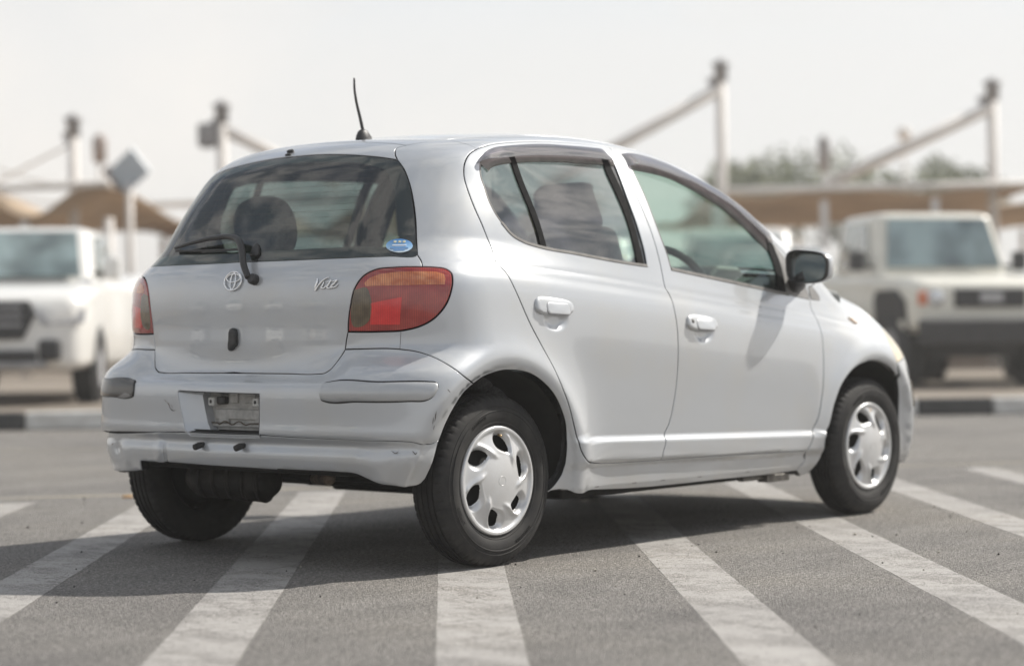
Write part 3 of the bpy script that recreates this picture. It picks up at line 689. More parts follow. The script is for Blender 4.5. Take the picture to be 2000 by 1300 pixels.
# traced panel lines, millimetres in the car frame
CUR={k:np.array(v)/1000 for k,v in {
'arch_r':[(-156.8,-818.1,607.8),(-120.5,-819.6,625.2),(-70.3,-820.2,639),(-11.1,-822.4,647.8),(47.5,-825.8,646.6),(115.1,-830.9,633.4),(178.3,-831.5,604.6),(233,-830.7,565.3),(282.5,-825.5,508.3),(313.8,-819.7,451.4),(325.6,-814,395),(327.5,-807.4,338.8),(320.5,-796.7,290),(288.4,-790.8,253.3),(247.7,-787.8,231.5)],
'sill_b':[(247.7,-787.8,231.5),(351.2,-807.1,227.3),(560.3,-791.4,218.3),(770.9,-790.7,211.1),(988.4,-792,209.4),(1249.3,-793.5,210.4),(1527.1,-793.3,209.2),(1806.8,-794.6,212.9)],
'sill_f':[(1806.8,-794.6,212.9),(1814.2,-799.2,226.8),(1849.5,-805.1,256.2),(1838.5,-818.3,287.1)],
'door_b1':[(864.1,-812,304.8),(776.2,-810.6,306.2),(597.3,-809.3,310.1),(508.3,-814.7,313.4)],
'door_b2':[(1832,-820,289.5),(1332.2,-821.6,301.2),(897,-813.2,304.9),(864.1,-812,304.8)],
'dr_rear':[(508.3,-814.7,313.4),(458.5,-826.6,318.3),(393.2,-846.6,334.8),(370,-843.1,365.7),(355.7,-837,408.1),(338.7,-837.7,450.8),(306.8,-841.7,521.6),(266.6,-843.8,588.7),(225.1,-838.3,658.6),(172.4,-829.1,734.9),(126.9,-823.1,800.2),(91.8,-817.8,861.5),(60.7,-809.3,922.5),(39.6,-792.2,970.1),(13.5,-772.6,1004),(24.7,-743.4,1052.6),(15.7,-716.1,1121.4),(5.3,-689.8,1183.4),(5.9,-658.3,1246.4),(15.2,-633.6,1296.1),(33.5,-619,1335.7),(72.8,-605.4,1373.3),(124.1,-597.6,1396.9)],
'dr_top':[(124.1,-597.6,1396.9),(207.1,-590.6,1417.4),(333,-576.4,1434.4),(509.8,-560.5,1449.6),(685.9,-550.3,1457),(843.3,-540.4,1459.3),(934.6,-538.6,1455.7)],
'dr_split':[(934.6,-538.6,1455.7),(921.7,-593.6,1398.3),(930.2,-643,1312.7),(937.6,-692.6,1212.7),(942.7,-734.2,1113.5),(941.6,-766.2,1015.1),(939,-776.9,977.4),(936.5,-789.7,932.3),(955.7,-800.6,894.9),(958.1,-816.6,842.4),(963.8,-823.2,782.7),(966.3,-825.2,715.5),(964.3,-823.4,633.5),(957.5,-820.7,568.4),(943.8,-818.3,507.3),(920.9,-815.8,441.2),(884.8,-823,383.6),(881.2,-825.4,361.6),(869.9,-824.2,336.3),(864.1,-812,304.8)],
'df_top':[(934.6,-538.6,1455.7),(1036.8,-530.9,1453.7),(1160.1,-525.3,1445.3),(1275.4,-527.7,1428.4),(1391.8,-531.1,1405.8),(1461.2,-540.2,1385.2),(1529.6,-550.6,1361),(1572.6,-569.3,1335.9),(1622,-593.6,1301.5),(1684.7,-638.2,1235),(1763.1,-668,1170.3),(1812.3,-683.8,1130.2),(1857.9,-697.5,1092),(1916.4,-712.8,1043.4),(1961.7,-727.2,994.2),(1993.1,-740.8,944.5)],
'df_front':[(1993.1,-740.8,944.5),(1972.9,-757.7,894.4),(1958.3,-776,848.6),(1964.9,-781.3,832),(1975.3,-791.3,805.1),(1976.1,-807.1,761.7),(1972.7,-818,695.8),(1965.5,-823.9,613.7),(1953.5,-826.9,531.9),(1943,-826.9,495.2),(1916.9,-825.1,416.2),(1872.9,-830.7,350.8),(1866.4,-829.8,330.8),(1832,-820,289.5)],
'h_edge_up':[(-395.9,-474.5,722.2),(-393.8,-477.5,748.7),(-392.9,-484.9,778.1)],
'hl_top':[(-265.8,-698.2,989.1),(-255.4,-683.1,1007.9),(-248.9,-661.5,1027)],
'h_pill':[(-248.9,-661.5,1027),(-220.3,-632.1,1073.6),(-194,-605.1,1142.5),(-168.9,-571.2,1212.4),(-146.7,-532.7,1274.7),(-133.3,-497.4,1320),(-122.6,-457.3,1353.9)],
'h_corner':[(-122.6,-457.3,1353.9),(-105.9,-431,1377.1),(-82,-414.6,1396.9),(-50.9,-430.6,1408.2)],
'ditch_a':[(-50.9,-430.6,1408.2),(6.6,-465,1420),(78.5,-489.1,1430.9)],
'bump_top':[(-395.9,-474.5,722.2),(-386.1,-525.3,723.6),(-337.5,-668.1,721.9),(-311.6,-715.5,714.1),(-285.8,-769.3,694.1),(-258.9,-821.6,661),(-220,-843.4,627.6),(-156.8,-818.1,607.8)],
'bump_arch':[(-156.8,-818.1,607.8),(-206.2,-816.5,577.9),(-242,-811.5,537.9),(-275.9,-804,485.1),(-298.1,-794.8,432)],
'bump_low':[(-297.6,-794.3,430.4),(-306.9,-791.7,425),(-401.6,-762.4,428.7),(-470,-603.9,431.7),(-494.4,-443.5,435.1),(-510.7,-293.9,438.6),(-519.5,-181.3,442.9)],
'skirt_arch':[(-296.5,-793.3,427),(-305.5,-787.8,389.9),(-315.3,-780.8,352.7),(-325,-760.4,306.9)],
'skirt_b':[(-325,-760.4,306.9),(-337.8,-749.8,291),(-365.9,-735.9,284.1),(-410.6,-702.4,287.2),(-432.9,-656.5,293.2),(-448.3,-617.4,308.9),(-458.3,-581.8,322.8),(-469.8,-510.5,328.2),(-484.7,-385,329.4),(-495.7,-252.3,329.4)],
'hatch_b':[(-395.9,-474.5,722.2),(-402.3,-466.7,705.7),(-414.5,-452.8,680.9),(-425.8,-435.6,657.8),(-431.2,-415,646.2),(-435.4,-386,643.6),(-446.2,-252.9,643.9),(-453.7,-49.9,644.7)],
'light':[(-392.9,-484.9,778.1),(-393.8,-487.7,812.3),(-393.3,-498.7,868.4),(-388.4,-512.4,919.2),(-376.3,-536.7,956.9),(-356.6,-574.5,979.4),(-325.8,-628.8,985.9),(-267.4,-699.6,986.6),(-232.6,-729.1,984.7),(-208.2,-748.8,979.5),(-198.7,-763.9,966.5),(-203.2,-774.2,940.8),(-213.8,-776.7,905.5),(-227.8,-771.7,869.6),(-246.2,-760.7,839.8),(-270.4,-741.3,812.1),(-295,-715.7,794.3),(-327.7,-670.3,780.9),(-359.9,-603.1,777.5),(-379.2,-537.1,777.1)],
'amber':[(-377.2,-554,925),(-377.6,-547.6,935.1),(-370.3,-563.7,951.3),(-357,-592.3,962.4),(-333.4,-635.9,968.2),(-303.7,-677.9,970.1),(-244.6,-735.3,968.7),(-224.7,-752.8,962),(-224.1,-760.9,946.9),(-231.8,-763.2,927),(-315,-687.9,926.1),(-357,-614.6,925.6)],
'revl':[(-388.4,-514,914.2),(-376.3,-559.9,918.3),(-375.1,-567.7,903.3),(-376.6,-554.1,804.4),(-379.2,-542.7,797.9),(-388.7,-505.7,798.3),(-390.6,-500.9,811.6),(-391.8,-505.1,874.6)],
'redhi':[(-374.1,-573.2,870.2),(-331.6,-669.2,888.5),(-334.3,-661.6,799.9),(-372.5,-568.5,801)],
'rgl':[(-121.8,-458.9,1353.8),(-133.3,-497.4,1320),(-146.7,-532.7,1274.7),(-170.1,-570,1212.4),(-195.2,-603.9,1142.5),(-221,-631.6,1073.6),(-251.4,-661.5,1025.3),(-309.6,-593.4,1022.8),(-353,-496.9,1021.5),(-379,-381.4,1020.3),(-403.9,-213.6,1019),(-413.8,-74.8,1018.6)],
'rgl_top':[(-121.8,-458.9,1353.8),(-139,-363.6,1370.8),(-142.8,-246.2,1384),(-144.1,-98.4,1393.3),(-138.7,60.5,1398.3)],
'h_top':[(-50.9,-430.6,1408.2),(-63.4,-315.5,1423.8),(-59.5,-194.1,1434.8),(-56.5,-75.8,1440.2),(-50,48.7,1442.6)],
'mold':[(-498.1,-465.7,578.8),(-498.4,-470.4,562.5),(-497.1,-480.8,559.3),(-477.9,-613.4,558.9),(-401.6,-764.1,560.3),(-363.4,-799.1,562.8),(-349.5,-808.3,570.6),(-334.2,-814.3,591.2),(-327,-814.6,607.2),(-331.4,-809.9,614.6),(-345.2,-800.6,616.5),(-449,-676.3,618),(-482.2,-492.1,617.3),(-488.5,-470.4,611.5),(-494.9,-467.4,598.5)],
'plate':[(-520.2,199.5,587.1),(-520.3,-201.5,585.5),(-520.2,-209.1,525.9),(-515.7,-209.1,437.5),(-521.7,-61.4,439.1),(-519.9,144,440),(-521,168.5,476),(-521.4,188.4,527.9)],
'rw':[(98.2,-633.4,1345.4),(82,-648.3,1306.3),(77.8,-668.4,1261.3),(75.8,-687.8,1218.9),(87.1,-706.5,1174.2),(105.3,-719.5,1141.4),(141.4,-735.2,1100.6),(192.2,-745.4,1077.5),(249,-752.2,1064.9),(298.6,-756.5,1057.3),(436.1,-763,1044.6),(603.5,-767.9,1027.5),(756.4,-770,1014.2),(854.6,-770.2,1007.7)],
'rw_f':[(854.6,-770.2,1007.7),(862,-751.6,1069.7),(863.1,-737.4,1111.1),(864.9,-713.6,1171.6),(868.3,-674.8,1255.7),(879.3,-630,1341),(893.3,-582.3,1416.2)],
'rw_t':[(893.3,-582.3,1416.2),(749.4,-589.5,1416.6),(628.4,-595.7,1414.5),(456.3,-604,1408),(284.5,-616.9,1394.1),(180.6,-624.6,1380.3),(122.7,-628.4,1362.7),(98.2,-633.4,1345.4)],
'rbar_l':[(258.5,-618.1,1392.4),(252.7,-661.1,1305.1),(257.2,-693,1233.5),(265.4,-721.7,1162.5),(270.9,-743.6,1097.2),(270.7,-754.6,1060.2)],
'rbar_r':[(287.4,-616.8,1394.3),(283,-660.9,1306.7),(286.9,-693.4,1234.8),(294.9,-722.3,1163.6),(298.8,-745.4,1094.5),(300.6,-757.1,1055.6)],
'rch_l':[(821.6,-585.3,1417.4),(805.2,-630.2,1346.5),(807.8,-667.1,1275.7),(811.5,-703,1199.9),(808.5,-736.7,1116.9),(799.4,-769.9,1012.3)],
'rch_r':[(862,-582.6,1418.1),(852.4,-620,1360.8),(854.8,-664.2,1278),(848.4,-714.4,1171),(841.4,-748.6,1080.4),(839.3,-770,1009.3)],
'fw':[(994.5,-569.7,1423),(988.3,-618.8,1351.1),(991.8,-659.7,1275),(990.8,-692.9,1207.1),(992.1,-726.1,1130.3),(1001.8,-755.2,1046.6),(1004.1,-769.2,999.2)],
'fw_b':[(1004.1,-769.2,999.2),(1228.8,-770,974.3),(1504.8,-769.3,944.7),(1802.4,-764.8,911.5),(1971.6,-758.5,892.3)],
'fw_t':[(994.5,-569.7,1423),(1104,-566.7,1416.1),(1222,-566.4,1403.4),(1328.7,-576,1379.2),(1394.6,-586.9,1357.2),(1493.6,-604.4,1320.2),(1580.2,-621.9,1281.1),(1666.8,-650,1220.6),(1741.1,-672.7,1165.3),(1806.7,-692.1,1113.4),(1855.6,-708.4,1066.9),(1901.2,-722.3,1022.2),(1935.5,-733.9,981.2),(1953.2,-741.7,952.4)],
'fw_c':[(1953.2,-741.7,952.4),(1967.9,-746.8,931.7),(1971.6,-758.5,892.3)],
'fdiv_l':[(1773.4,-682.7,1139.4),(1751.2,-707.6,1087.4),(1752.7,-726.4,1040.6),(1748.7,-742.8,994.6),(1732.8,-766.6,919)],
'fdiv_r':[(1805,-693.2,1111.3),(1804.4,-700.6,1094.7),(1808.5,-719.2,1049.2),(1805.4,-737.5,999.7),(1786.9,-765.1,913.4)],
'ftri':[(1984.1,-741.6,944.4),(2019.1,-738.2,945.7),(2044.6,-742.5,924.2),(2060.2,-747.1,903.4),(2053.7,-752.4,888.7),(1980.6,-757.7,892.3)],
'visf':[(975.9,-562.4,1432.3),(1049,-550.4,1437.4),(1172,-545.4,1429.1),(1244.8,-549.9,1416.2),(1313.9,-557.8,1399.6),(1376,-571.2,1377.2),(1481.4,-584,1345.9),(1584.4,-599.9,1306.5),(1701.4,-627.1,1243.6),(1763.4,-658.2,1185.8),(1805,-674.2,1149.6),(1813.7,-687.6,1121.9)],
'visf_b':[(967.2,-601.7,1381.4),(1062.8,-596.8,1380),(1177.5,-598.4,1366),(1288.3,-604.5,1344.8),(1363,-608.9,1329.7),(1430.9,-618.8,1305.8),(1532.9,-634.7,1266.4),(1555.8,-638.3,1257.2),(1646,-663.6,1197),(1711.6,-682.3,1149.8),(1763.7,-695.9,1112.1)],
'visr':[(84.6,-631.5,1343),(102,-625.7,1359.9),(132.4,-617.9,1379.6),(185.3,-609.2,1399.1),(261.6,-601.8,1411.3),(339.9,-593.8,1420.3),(466.2,-582.1,1431.8),(618.6,-575.6,1437.2),(778.8,-566.8,1440.4),(871.7,-561.1,1440.8)],
'visr_b':[(84.6,-631.5,1343),(150.7,-638.5,1351.6),(263.5,-634.3,1365.3),(413.3,-625.1,1377.2),(565.5,-617.6,1383.8),(721.4,-611.1,1385.8),(873.3,-604.3,1385.5)],
'arch_f':[(1934.9,-844.1,305.5),(1940,-846.1,338),(1972.7,-840.8,382.6),(2015,-844.6,477.2),(2072.9,-847.2,556.1),(2169.7,-845.9,614.7),(2284.9,-833.8,637),(2424.3,-819,632.4),(2513.9,-815,603.6),(2570,-810.8,569.1)],
'fend_b':[(1807.7,-794,210.8),(1848.1,-789.8,189.9),(1886.6,-799.1,202.3),(1917.2,-818.6,236),(1934.1,-827.5,266.1),(1934.9,-844.1,305.5)],
'crease':[(-238.6,-676.7,1022.6),(-130,-744.3,1016.2),(13.5,-772.6,1004),(244.9,-781.6,987.5),(520,-786.6,968.1),(936.5,-789.7,932.3),(1267.8,-788.8,903),(1620,-786.9,867.8),(1964.9,-781.3,832),(2173.4,-773.9,813.3)],
'hrl':[(2290.4,-764.4,804.7)],
'hand_r':[(147.5,-817.9,858.3),(368.7,-818.7,846.8)],
'hand_f':[(1015.1,-821.2,805),(1222.6,-820.8,785.3)],
'emb':[(-446.5,-0.4,952.6)],
'vitz':[(-418.5,-365.6,927),(-399.7,-450.9,942)],
'latch':[(-450.6,-2.3,756.6)],
'wip':[(-442.3,-99.9,959.9)],
'ant':[(127.8,-58.3,1466)],
'noz':[(-117.6,61.8,1412)],
'stick':[(-268.2,-600.3,1056.8)],
'hooks':[(-503.8,102.9,402.1),(-502.8,-100.4,404.4)],
'thinl':[(-331.7,-663.3,776.9),(-338.8,-664.8,722.7)],
'stk':[(-239.3,-632.5,1056.4),(-244,-634.8,1050.6),(-250.6,-634.9,1045.1),(-258.5,-632.9,1040.4),(-267,-628.5,1036.9),(-275.3,-622,1034.7),(-282.7,-613.7,1034),(-288.8,-604.1,1035),(-293.2,-593.9,1037.4),(-295.8,-584.1,1041.1),(-296.5,-575.4,1045.9),(-295.6,-568.7,1051.5),(-293.1,-564.3,1057.4),(-289.2,-562.6,1063.3),(-283.9,-563.7,1068.7),(-277.7,-567.4,1073.3),(-270.8,-573.2,1076.8),(-263.4,-580.6,1078.9),(-256.1,-589.1,1079.5),(-249.2,-598.1,1078.7),(-243.4,-606.9,1076.3),(-239.1,-615.2,1072.6),(-236.8,-622.4,1067.9),(-236.9,-628.3,1062.3)],
'sash':[(1839.9,-753.2,942.6),(1912.7,-743.2,958)],
'hl_cut':[(2610.4,-716.8,773.8),(2580.9,-755.8,740.9),(2551.8,-794.3,699.6),(2537.4,-821.7,656.4),(2544,-827.5,628.2)],
'vlabel':[(-299.5,-577.1,1041.8)],
}.items()}

# ------------------------------------------------------------------ the parked hatchback
CAR=thing('parked_car','silver five-door hatchback seen from its rear right corner, standing across the white stripes','car')
SPH=Chart('sph',(.45,0,.75),.9); XC=Chart('x',(0,0,.72),.8); SIDE=Chart('side',(0,0,0)); TOP=Chart('top',(0,0,.75)); FR=Chart('sphf',(2.0,0,.55),1.0)
def X(*P): return [tuple(p) for p in P]
C=CUR
# ---- side feature lines (shared)
xs=np.arange(.36,1.93,.009)
moul=[np.c_[xs,xs*0-.82,ZM(xs)+d] for d in (-.014,-.004,.004,.012)]
xs2=np.arange(-.30,2.36,.009)
crs=[np.c_[xs2,xs2*0-.79,ZC(xs2)+d] for d in (-.022,-.009,.0,.010)]
sill=[np.c_[xs,xs*0-.8,.285+.03*(1-ss(.3,1.9,xs))+d] for d in (-.016,.014)]+[np.c_[xs,xs*0-.79,xs*0+zq] for zq in (.235,.243)]
# ---- quarter panel with sill
join=X((.121,-.60,1.41),(.10,-.53,1.428),C['ditch_a'][-1])
# roof side rail starts at 'join'
def seam_q(P): # edge shared with the roof rail: no gap
    a=C['dr_rear'][-1];b=C['ditch_a'][-1]
    t=(P-a)@(b-a)/((b-a)@(b-a));d=np.linalg.norm(P-(a+np.clip(t,0,1)[:,None]*(b-a)),axis=1);return (d<.014)&(t>-.02)&(t<1.02)
qa=[C['light'][i] for i in range(7,len(C['light']))]+[C['light'][0]]
quarter=loop('-arch_r','bump_arch0' if 'bump_arch0' in C else X(C['arch_r'][0],C['bump_top'][-1]),'-bump_top','h_edge_up',X(C['h_edge_up'][-1],C['light'][0]),np.array(qa)[::-1],X(C['light'][7],C['hl_top'][0]),'hl_top','h_pill','h_corner','ditch_a',X(C['ditch_a'][-1],C['dr_rear'][-1]),'-dr_rear','-door_b1','-door_b2','-sill_f','-sill_b')
panel('quarter_panel',quarter,SPH,.0125,PAINT,CAR,feats=sill+crs,seam=seam_q,depth=.022)
# ---- roof side rail (drip rail to windscreen pillar)
rail_top=X(C['ditch_a'][-1],(.30,-.497,1.46),(.62,-.497,1.472),(.95,-.493,1.47),(1.15,-.495,1.457),(1.35,-.505,1.425),(1.52,-.525,1.37),(1.66,-.56,1.30),(1.80,-.60,1.22),(1.95,-.64,1.135),(2.08,-.67,1.055),(2.16,-.69,1.0))
rail_bot=np.vstack([C['dr_top'],C['df_top'][1:]])
rail=loop(catmull(rail_top,.009),X(rail_top[-1],(2.03,-.735,.95),rail_bot[-1]),catmull(rail_bot,.009)[::-1],X(C['dr_top'][0],C['ditch_a'][-1]))
panel('roof_rail',rail,XC,.010,PAINT,CAR,seam=seam_q)
# ---- roof skin
RT=catmull(rail_top,.009);ri=np.argmax(RT[:,0]>1.17);RR=RT[:ri]
h_top=catmull(C['h_top'],.009)
ht=np.vstack([C['ditch_a'][::-1],C['h_top'][1:-1],[(-.056,0,1.442)]])
front_edge=X(RR[-1],(1.20,-.33,1.48),(1.215,-.15,1.49),(1.22,0,1.492))
half=np.vstack([catmull(front_edge,.012)[::-1],RR[::-1],catmull(C['ditch_a'],.01)[::-1],catmull(np.vstack([C['h_top'][:-1],[(-.056,0,1.442)]]),.01)])
full=dedupe(np.vstack([half,mir(half)[::-1]]))
panel('roof_panel',full,TOP,.02,PAINT,CAR,both=False)
# ---- windscreen and bonnet
HC=C['hl_cut']
wsr=np.vstack([catmull(front_edge,.02)[::-1],RT[ri:],catmull([tuple(RT[-1]),(2.22,-.45,.99),(2.26,-.2,.995),(2.27,0,1.0)],.02)])
panel('windscreen',dedupe(np.vstack([wsr,mir(wsr)[::-1]])),TOP,.03,G_FRONT,CAR,both=False,off=-.003)
hoodr=catmull([(2.282,0,.98),(2.272,-.2,.97),(2.230,-.45,.965),(2.172,-.684,.955)],.02)
hooded=catmull([(2.172,-.684,.955),(2.4,-.652,.90),(2.55,-.627,.868),tuple(HC[0]+[0,.004,0]),(2.80,-.55,.78),(2.86,-.47,.74),(2.93,-.3,.70),(2.95,0,.70)],.02)
hh=np.vstack([hoodr,hooded]);panel('bonnet',dedupe(np.vstack([hh,mir(hh)[::-1]])),Chart('sphf',(1.7,0,.2),1.),.025,PAINT,CAR,both=False)
# ---- front wing
wing_top=[tuple(RT[-1]),(2.172,-.688,.98),(2.4,-.655,.90),tuple(np.array((2.55,-.63,.868))),tuple(HC[0])]
HC=C['hl_cut'];fcut=np.vstack([catmull(HC,.01),[(2.572,-.81,.572)]])
archf=[tuple(p) for p in C['arch_f']]
wing=loop(catmull(wing_top,.01),fcut,'-arch_f','-fend_b','sill_f',X(C['sill_f'][-1],C['door_b2'][0]),'-df_front',X(C['df_front'][0],(2.03,-.735,.95),RT[-1]))
WC=Chart('sphf',(1.6,0,.5),1.1)
panel('front_wing',wing,XC,.0115,PAINT,CAR,feats=crs,depth=.022)
# ---- front bumper and headlights (mostly out of view)
fb=loop(X((2.572,-.81,.572),(2.66,-.775,.62),(2.715,-.735,.645),(2.80,-.67,.66),(2.88,-.55,.66),(2.95,-.38,.66),(2.985,-.2,.66),(2.99,0,.66)))
arf=[(2.572,-.81,.572),(2.615,-.80,.50),(2.64,-.795,.42),(2.645,-.79,.34),(2.63,-.78,.27),(2.60,-.775,.215)]
fbr=np.vstack([catmull([(3.0,0,.66),(2.985,-.2,.66),(2.95,-.38,.66),(2.88,-.55,.66),(2.80,-.67,.66),tuple(HC[-1])],.02),catmull([tuple(HC[-1]),(2.572,-.81,.572)],.01),catmull(arf,.01),catmull([(2.60,-.775,.215),(2.72,-.73,.20),(2.85,-.62,.19),(2.97,-.4,.19),(3.02,0,.19)],.02)])
panel('front_bumper',dedupe(np.vstack([fbr,mir(fbr)[::-1]])),FR,.02,PAINT,CAR,both=False)
hl=loop(HC,X(HC[-1],(2.80,-.67,.66),(2.88,-.55,.66),(2.91,-.45,.665)),X((2.91,-.45,.665),(2.90,-.48,.72),(2.80,-.56,.78),HC[0]))
panel('headlight',hl,FR,.012,HEAD,CAR)
# marker lamp on the corner of the front bumper
MK=FR.proj([(2.765,-.775,.49)])[0];pad('corner_reflector',rrect(.05,.11,.012),.006,REV,CAR,frame_at(MK),.003,both=True)
# ---- doors
rd=loop('dr_rear','dr_top','dr_split',X(C['dr_split'][-1],C['door_b1'][0]),'door_b1')
rwin=loop('rw','rw_f','rw_t')
RD=panel('rear_door',rd,XC,.011,PAINT,CAR,holes=[rwin],feats=moul+crs,refine=[((.266,-.82,.812),.085,.0038)],hole_depth=.035)
fd=loop('dr_split','-door_b2','-df_front','-df_top')
fwin=loop('fw','fw_b','-fw_c','-fw_t')
FD=panel('front_door',fd,XC,.011,PAINT,CAR,holes=[fwin],feats=moul+crs,refine=[((1.131,-.82,.763),.085,.0038)],hole_depth=.035)
def poly3(*names): return loop(*names)
# panes sit a little below the skin
PZ=panel('window_pane',rwin,XC,.03,G_REAR,RD,off=-.006,gap=-.004,edge=.001,depth=.004,strip=False)
PF=panel('window_pane',fwin,XC,.03,G_FRONT,FD,off=-.006,gap=-.004,edge=.001,depth=.004,strip=False)
def patch(name,a,b,m,parent,off,chart=XC,depth=.007,**k):
    A=catmull(CUR[a],.008);B=catmull(CUR[b],.008)
    return panel(name,dedupe(np.vstack([A,B[::-1]])),chart,.02,m,parent,off=off,gap=0,edge=.0015,depth=depth,strip=False,**k)
MRUB=mat('matt_black_frame',(.008,.008,.009),.9,spec=.12,fn=lambda t,b:L(t,ramp(t,noise(t,40,3),[(.3,(.006,.006,.007)),(.7,(.014,.014,.014))]),b.inputs['Base Color']))
patch('window_divider','rbar_l','rbar_r',MRUB,RD,.0005)
patch('window_channel','rch_l','rch_r',MRUB,RD,.000)
patch('window_divider','fdiv_l','fdiv_r',MRUB,FD,.0005)
# mirror sail panel and its counterpart on the wing
def px_tri(pts): return loop(X(*pts,pts[0]))
fdr=C['fdiv_r']
sail=loop(catmull(fdr,.01),X(fdr[-1],C['fw_b'][-1]),'-fw_c',X(C['fw_c'][0],C['fw_t'][-3],C['fw_t'][-4],C['fw_t'][-5],fdr[0]))
def f_sail(t,b): L(t,ramp(t,noise(t,18,5,.6),[(.3,(.15,.145,.14)),(.7,(.24,.235,.23))]),b.inputs['Base Color'])
SAILM=mat('faded_grey_trim',(.2,.2,.2),.5,fn=f_sail)
panel('mirror_sail',sail,XC,.02,SAILM,FD,off=.0005,gap=0,edge=.0015,depth=.008,strip=False)
panel('wing_trim',loopc(C['ftri']),XC,.02,SAILM,CAR,off=.0025,gap=0,edge=.0015,depth=.006,strip=False)
# waist seals and frame seals
ribbon('waist_seal',catmull(C['rw'][5:],.012),.011,SEAL,RD,off=.001,side=0,chart=XC)
ribbon('window_seal',catmull(C['rw'][:6],.012),.006,SEAL,RD,off=.000,chart=XC)
ribbon('waist_seal',catmull(C['fw_b'][:4],.012),.013,SEAL,FD,off=.001,chart=XC)
ribbon('window_seal',catmull(C['fw'],.012),.005,SEAL,FD,off=.000,chart=XC)
# dark recessed run channel along the top of the front door glass
FT=catmull(C['fw_t'][:-4],.012);
def run(name,P,w,m,parent,sgn):
    P=XC.proj(P);n=grad(P);T=np.gradient(P,axis=0);T/=np.linalg.norm(T,axis=1,keepdims=True);B=np.cross(n,T)*sgn
    for sd in (-1,1):
        rows=[P-n*.002,P+B*w*.5-n*.0035,P+B*w-n*.0045,P+B*w-n*.012]
        v=np.vstack(rows);v[:,1]*=(1 if sd<0 else -1);m_=len(P)
        MB().add(v,[(r*m_+i,r*m_+i+1,(r+1)*m_+i+1,(r+1)*m_+i) for r in range(3) for i in range(m_-1)],0,True).build(name,m,parent[0 if sd<0 else 1])
sg=1 if np.cross(grad(FT[:1])[0],FT[1]-FT[0])[2]<0 else -1
run('window_run_channel',FT,.058,SEAL,FD,sg)
FT2=catmull(C['rw_t'],.012);sg=1 if np.cross(grad(FT2[:1])[0],FT2[1]-FT2[0])[2]<0 else -1
run('window_run_channel',FT2,.040,SEAL,RD,sg)
# ---- wind deflectors
def visor(a,b,parent,out=.024):
    n=70
    def rs(P): 
        P=catmull(P,.005);d=np.r_[0,np.cumsum(np.linalg.norm(np.diff(P,axis=0),axis=1))];t=np.linspace(0,d[-1],n);return np.stack([np.interp(t,d,P[:,k]) for k in range(3)],1)
    A=XC.proj(rs(CUR[a]));B=XC.proj(rs(CUR[b]));nA=grad(A);nB=grad(B)
    e=np.linspace(0,1,n);tp=np.minimum(1,np.minimum(e,1-e)/.045)**.5
    rows=[];prof=[(0,-.001),(.02,.006),(.12,.013),(.30,.018),(.6,.022),(.85,.0235),(1.,.0235)]
    for s,o in prof:
        nn=nA*(1-s)+nB*s;rows.append(A*(1-s)+B*s+nn*((o*out/.0235)*tp)[:,None]+nn*.001)
    for sd in (-1,1):
        v=np.vstack(rows).copy()
        inner=np.vstack([r-(nA*(1-.5)+nB*.5)*.003 for r in rows]);v=np.vstack([v])
        v[:,1]*=(1 if sd<0 else -1)
        f=[(r*n+i,r*n+i+1,(r+1)*n+i+1,(r+1)*n+i) for r in range(len(rows)-1) for i in range(n-1)]
        o=MB().add(v,f,0,True).build('wind_deflector',G_SMOKE,parent[0 if sd<0 else 1])
        q=o.modifiers.new('t','SOLIDIFY');q.thickness=.0025
    return A,B
visor('visr','visr_b',RD);visor('visf','visf_b',FD,.020)
# ---- tailgate: lower skin, upper rim, glass
lt=C['light'][:8];
low=np.vstack([catmull(C['hatch_b'],.009)[::-1],catmull(C['h_edge_up'],.009),catmull(lt,.007),catmull(np.vstack([C['light'][7:8],C['hl_top']]),.006),catmull(C['rgl'],.010)[::1][len(catmull(C['rgl'][:7],.010)):]])
low=low[(low[:,1]<-.004)]
low=np.vstack([[(-.472,0,.663)],low,[(-.412,0,1.022)]])
lowc=SPH.proj(np.array([(-.47,0,low[1][2]),(-.41,0,low[-2][2])]));low[0]=lowc[0];low[-1]=lowc[1]
TG=panel('tailgate',dedupe(np.vstack([low,mir(low[1:-1])[::-1]])),SPH,.012,PAINT,CAR,both=False,depth=.02)
rim_o=np.vstack([catmull(C['h_corner'],.008),catmull(np.vstack([C['h_top'][:-1],[(-.056,0,1.442)]]),.01)[1:]])
rim_o[-1,1]=0
gt=C['rgl_top'].copy();gtop=catmull(np.vstack([gt[:4],[(-.150,0,gt[3][2]+.006)]]),.01)
gtop[-1]=SPH.proj(gtop[-1:])[0]
rim=np.vstack([rim_o[::-1],gtop[1:]])
rim=dedupe(rim)
panel('tailgate_rim',dedupe(np.vstack([rim,mir(rim[1:-1])[::-1]])),SPH,.009,PAINT,TG,both=False,depth=.012)
gl=np.vstack([catmull(gt[:4],.01)[::-1],catmull(C['rgl'],.01)])
gl=gl[gl[:,1]<-.01];gl=np.vstack([[gtop[-1]],gl,[low[-1]]])
GLP=dedupe(np.vstack([gl,mir(gl[1:-1])[::-1]]))
panel('rear_window',GLP,SPH,.02,G_HATCH,TG,both=False,off=-.0015,depth=.004,gap=.0016,strip=True)
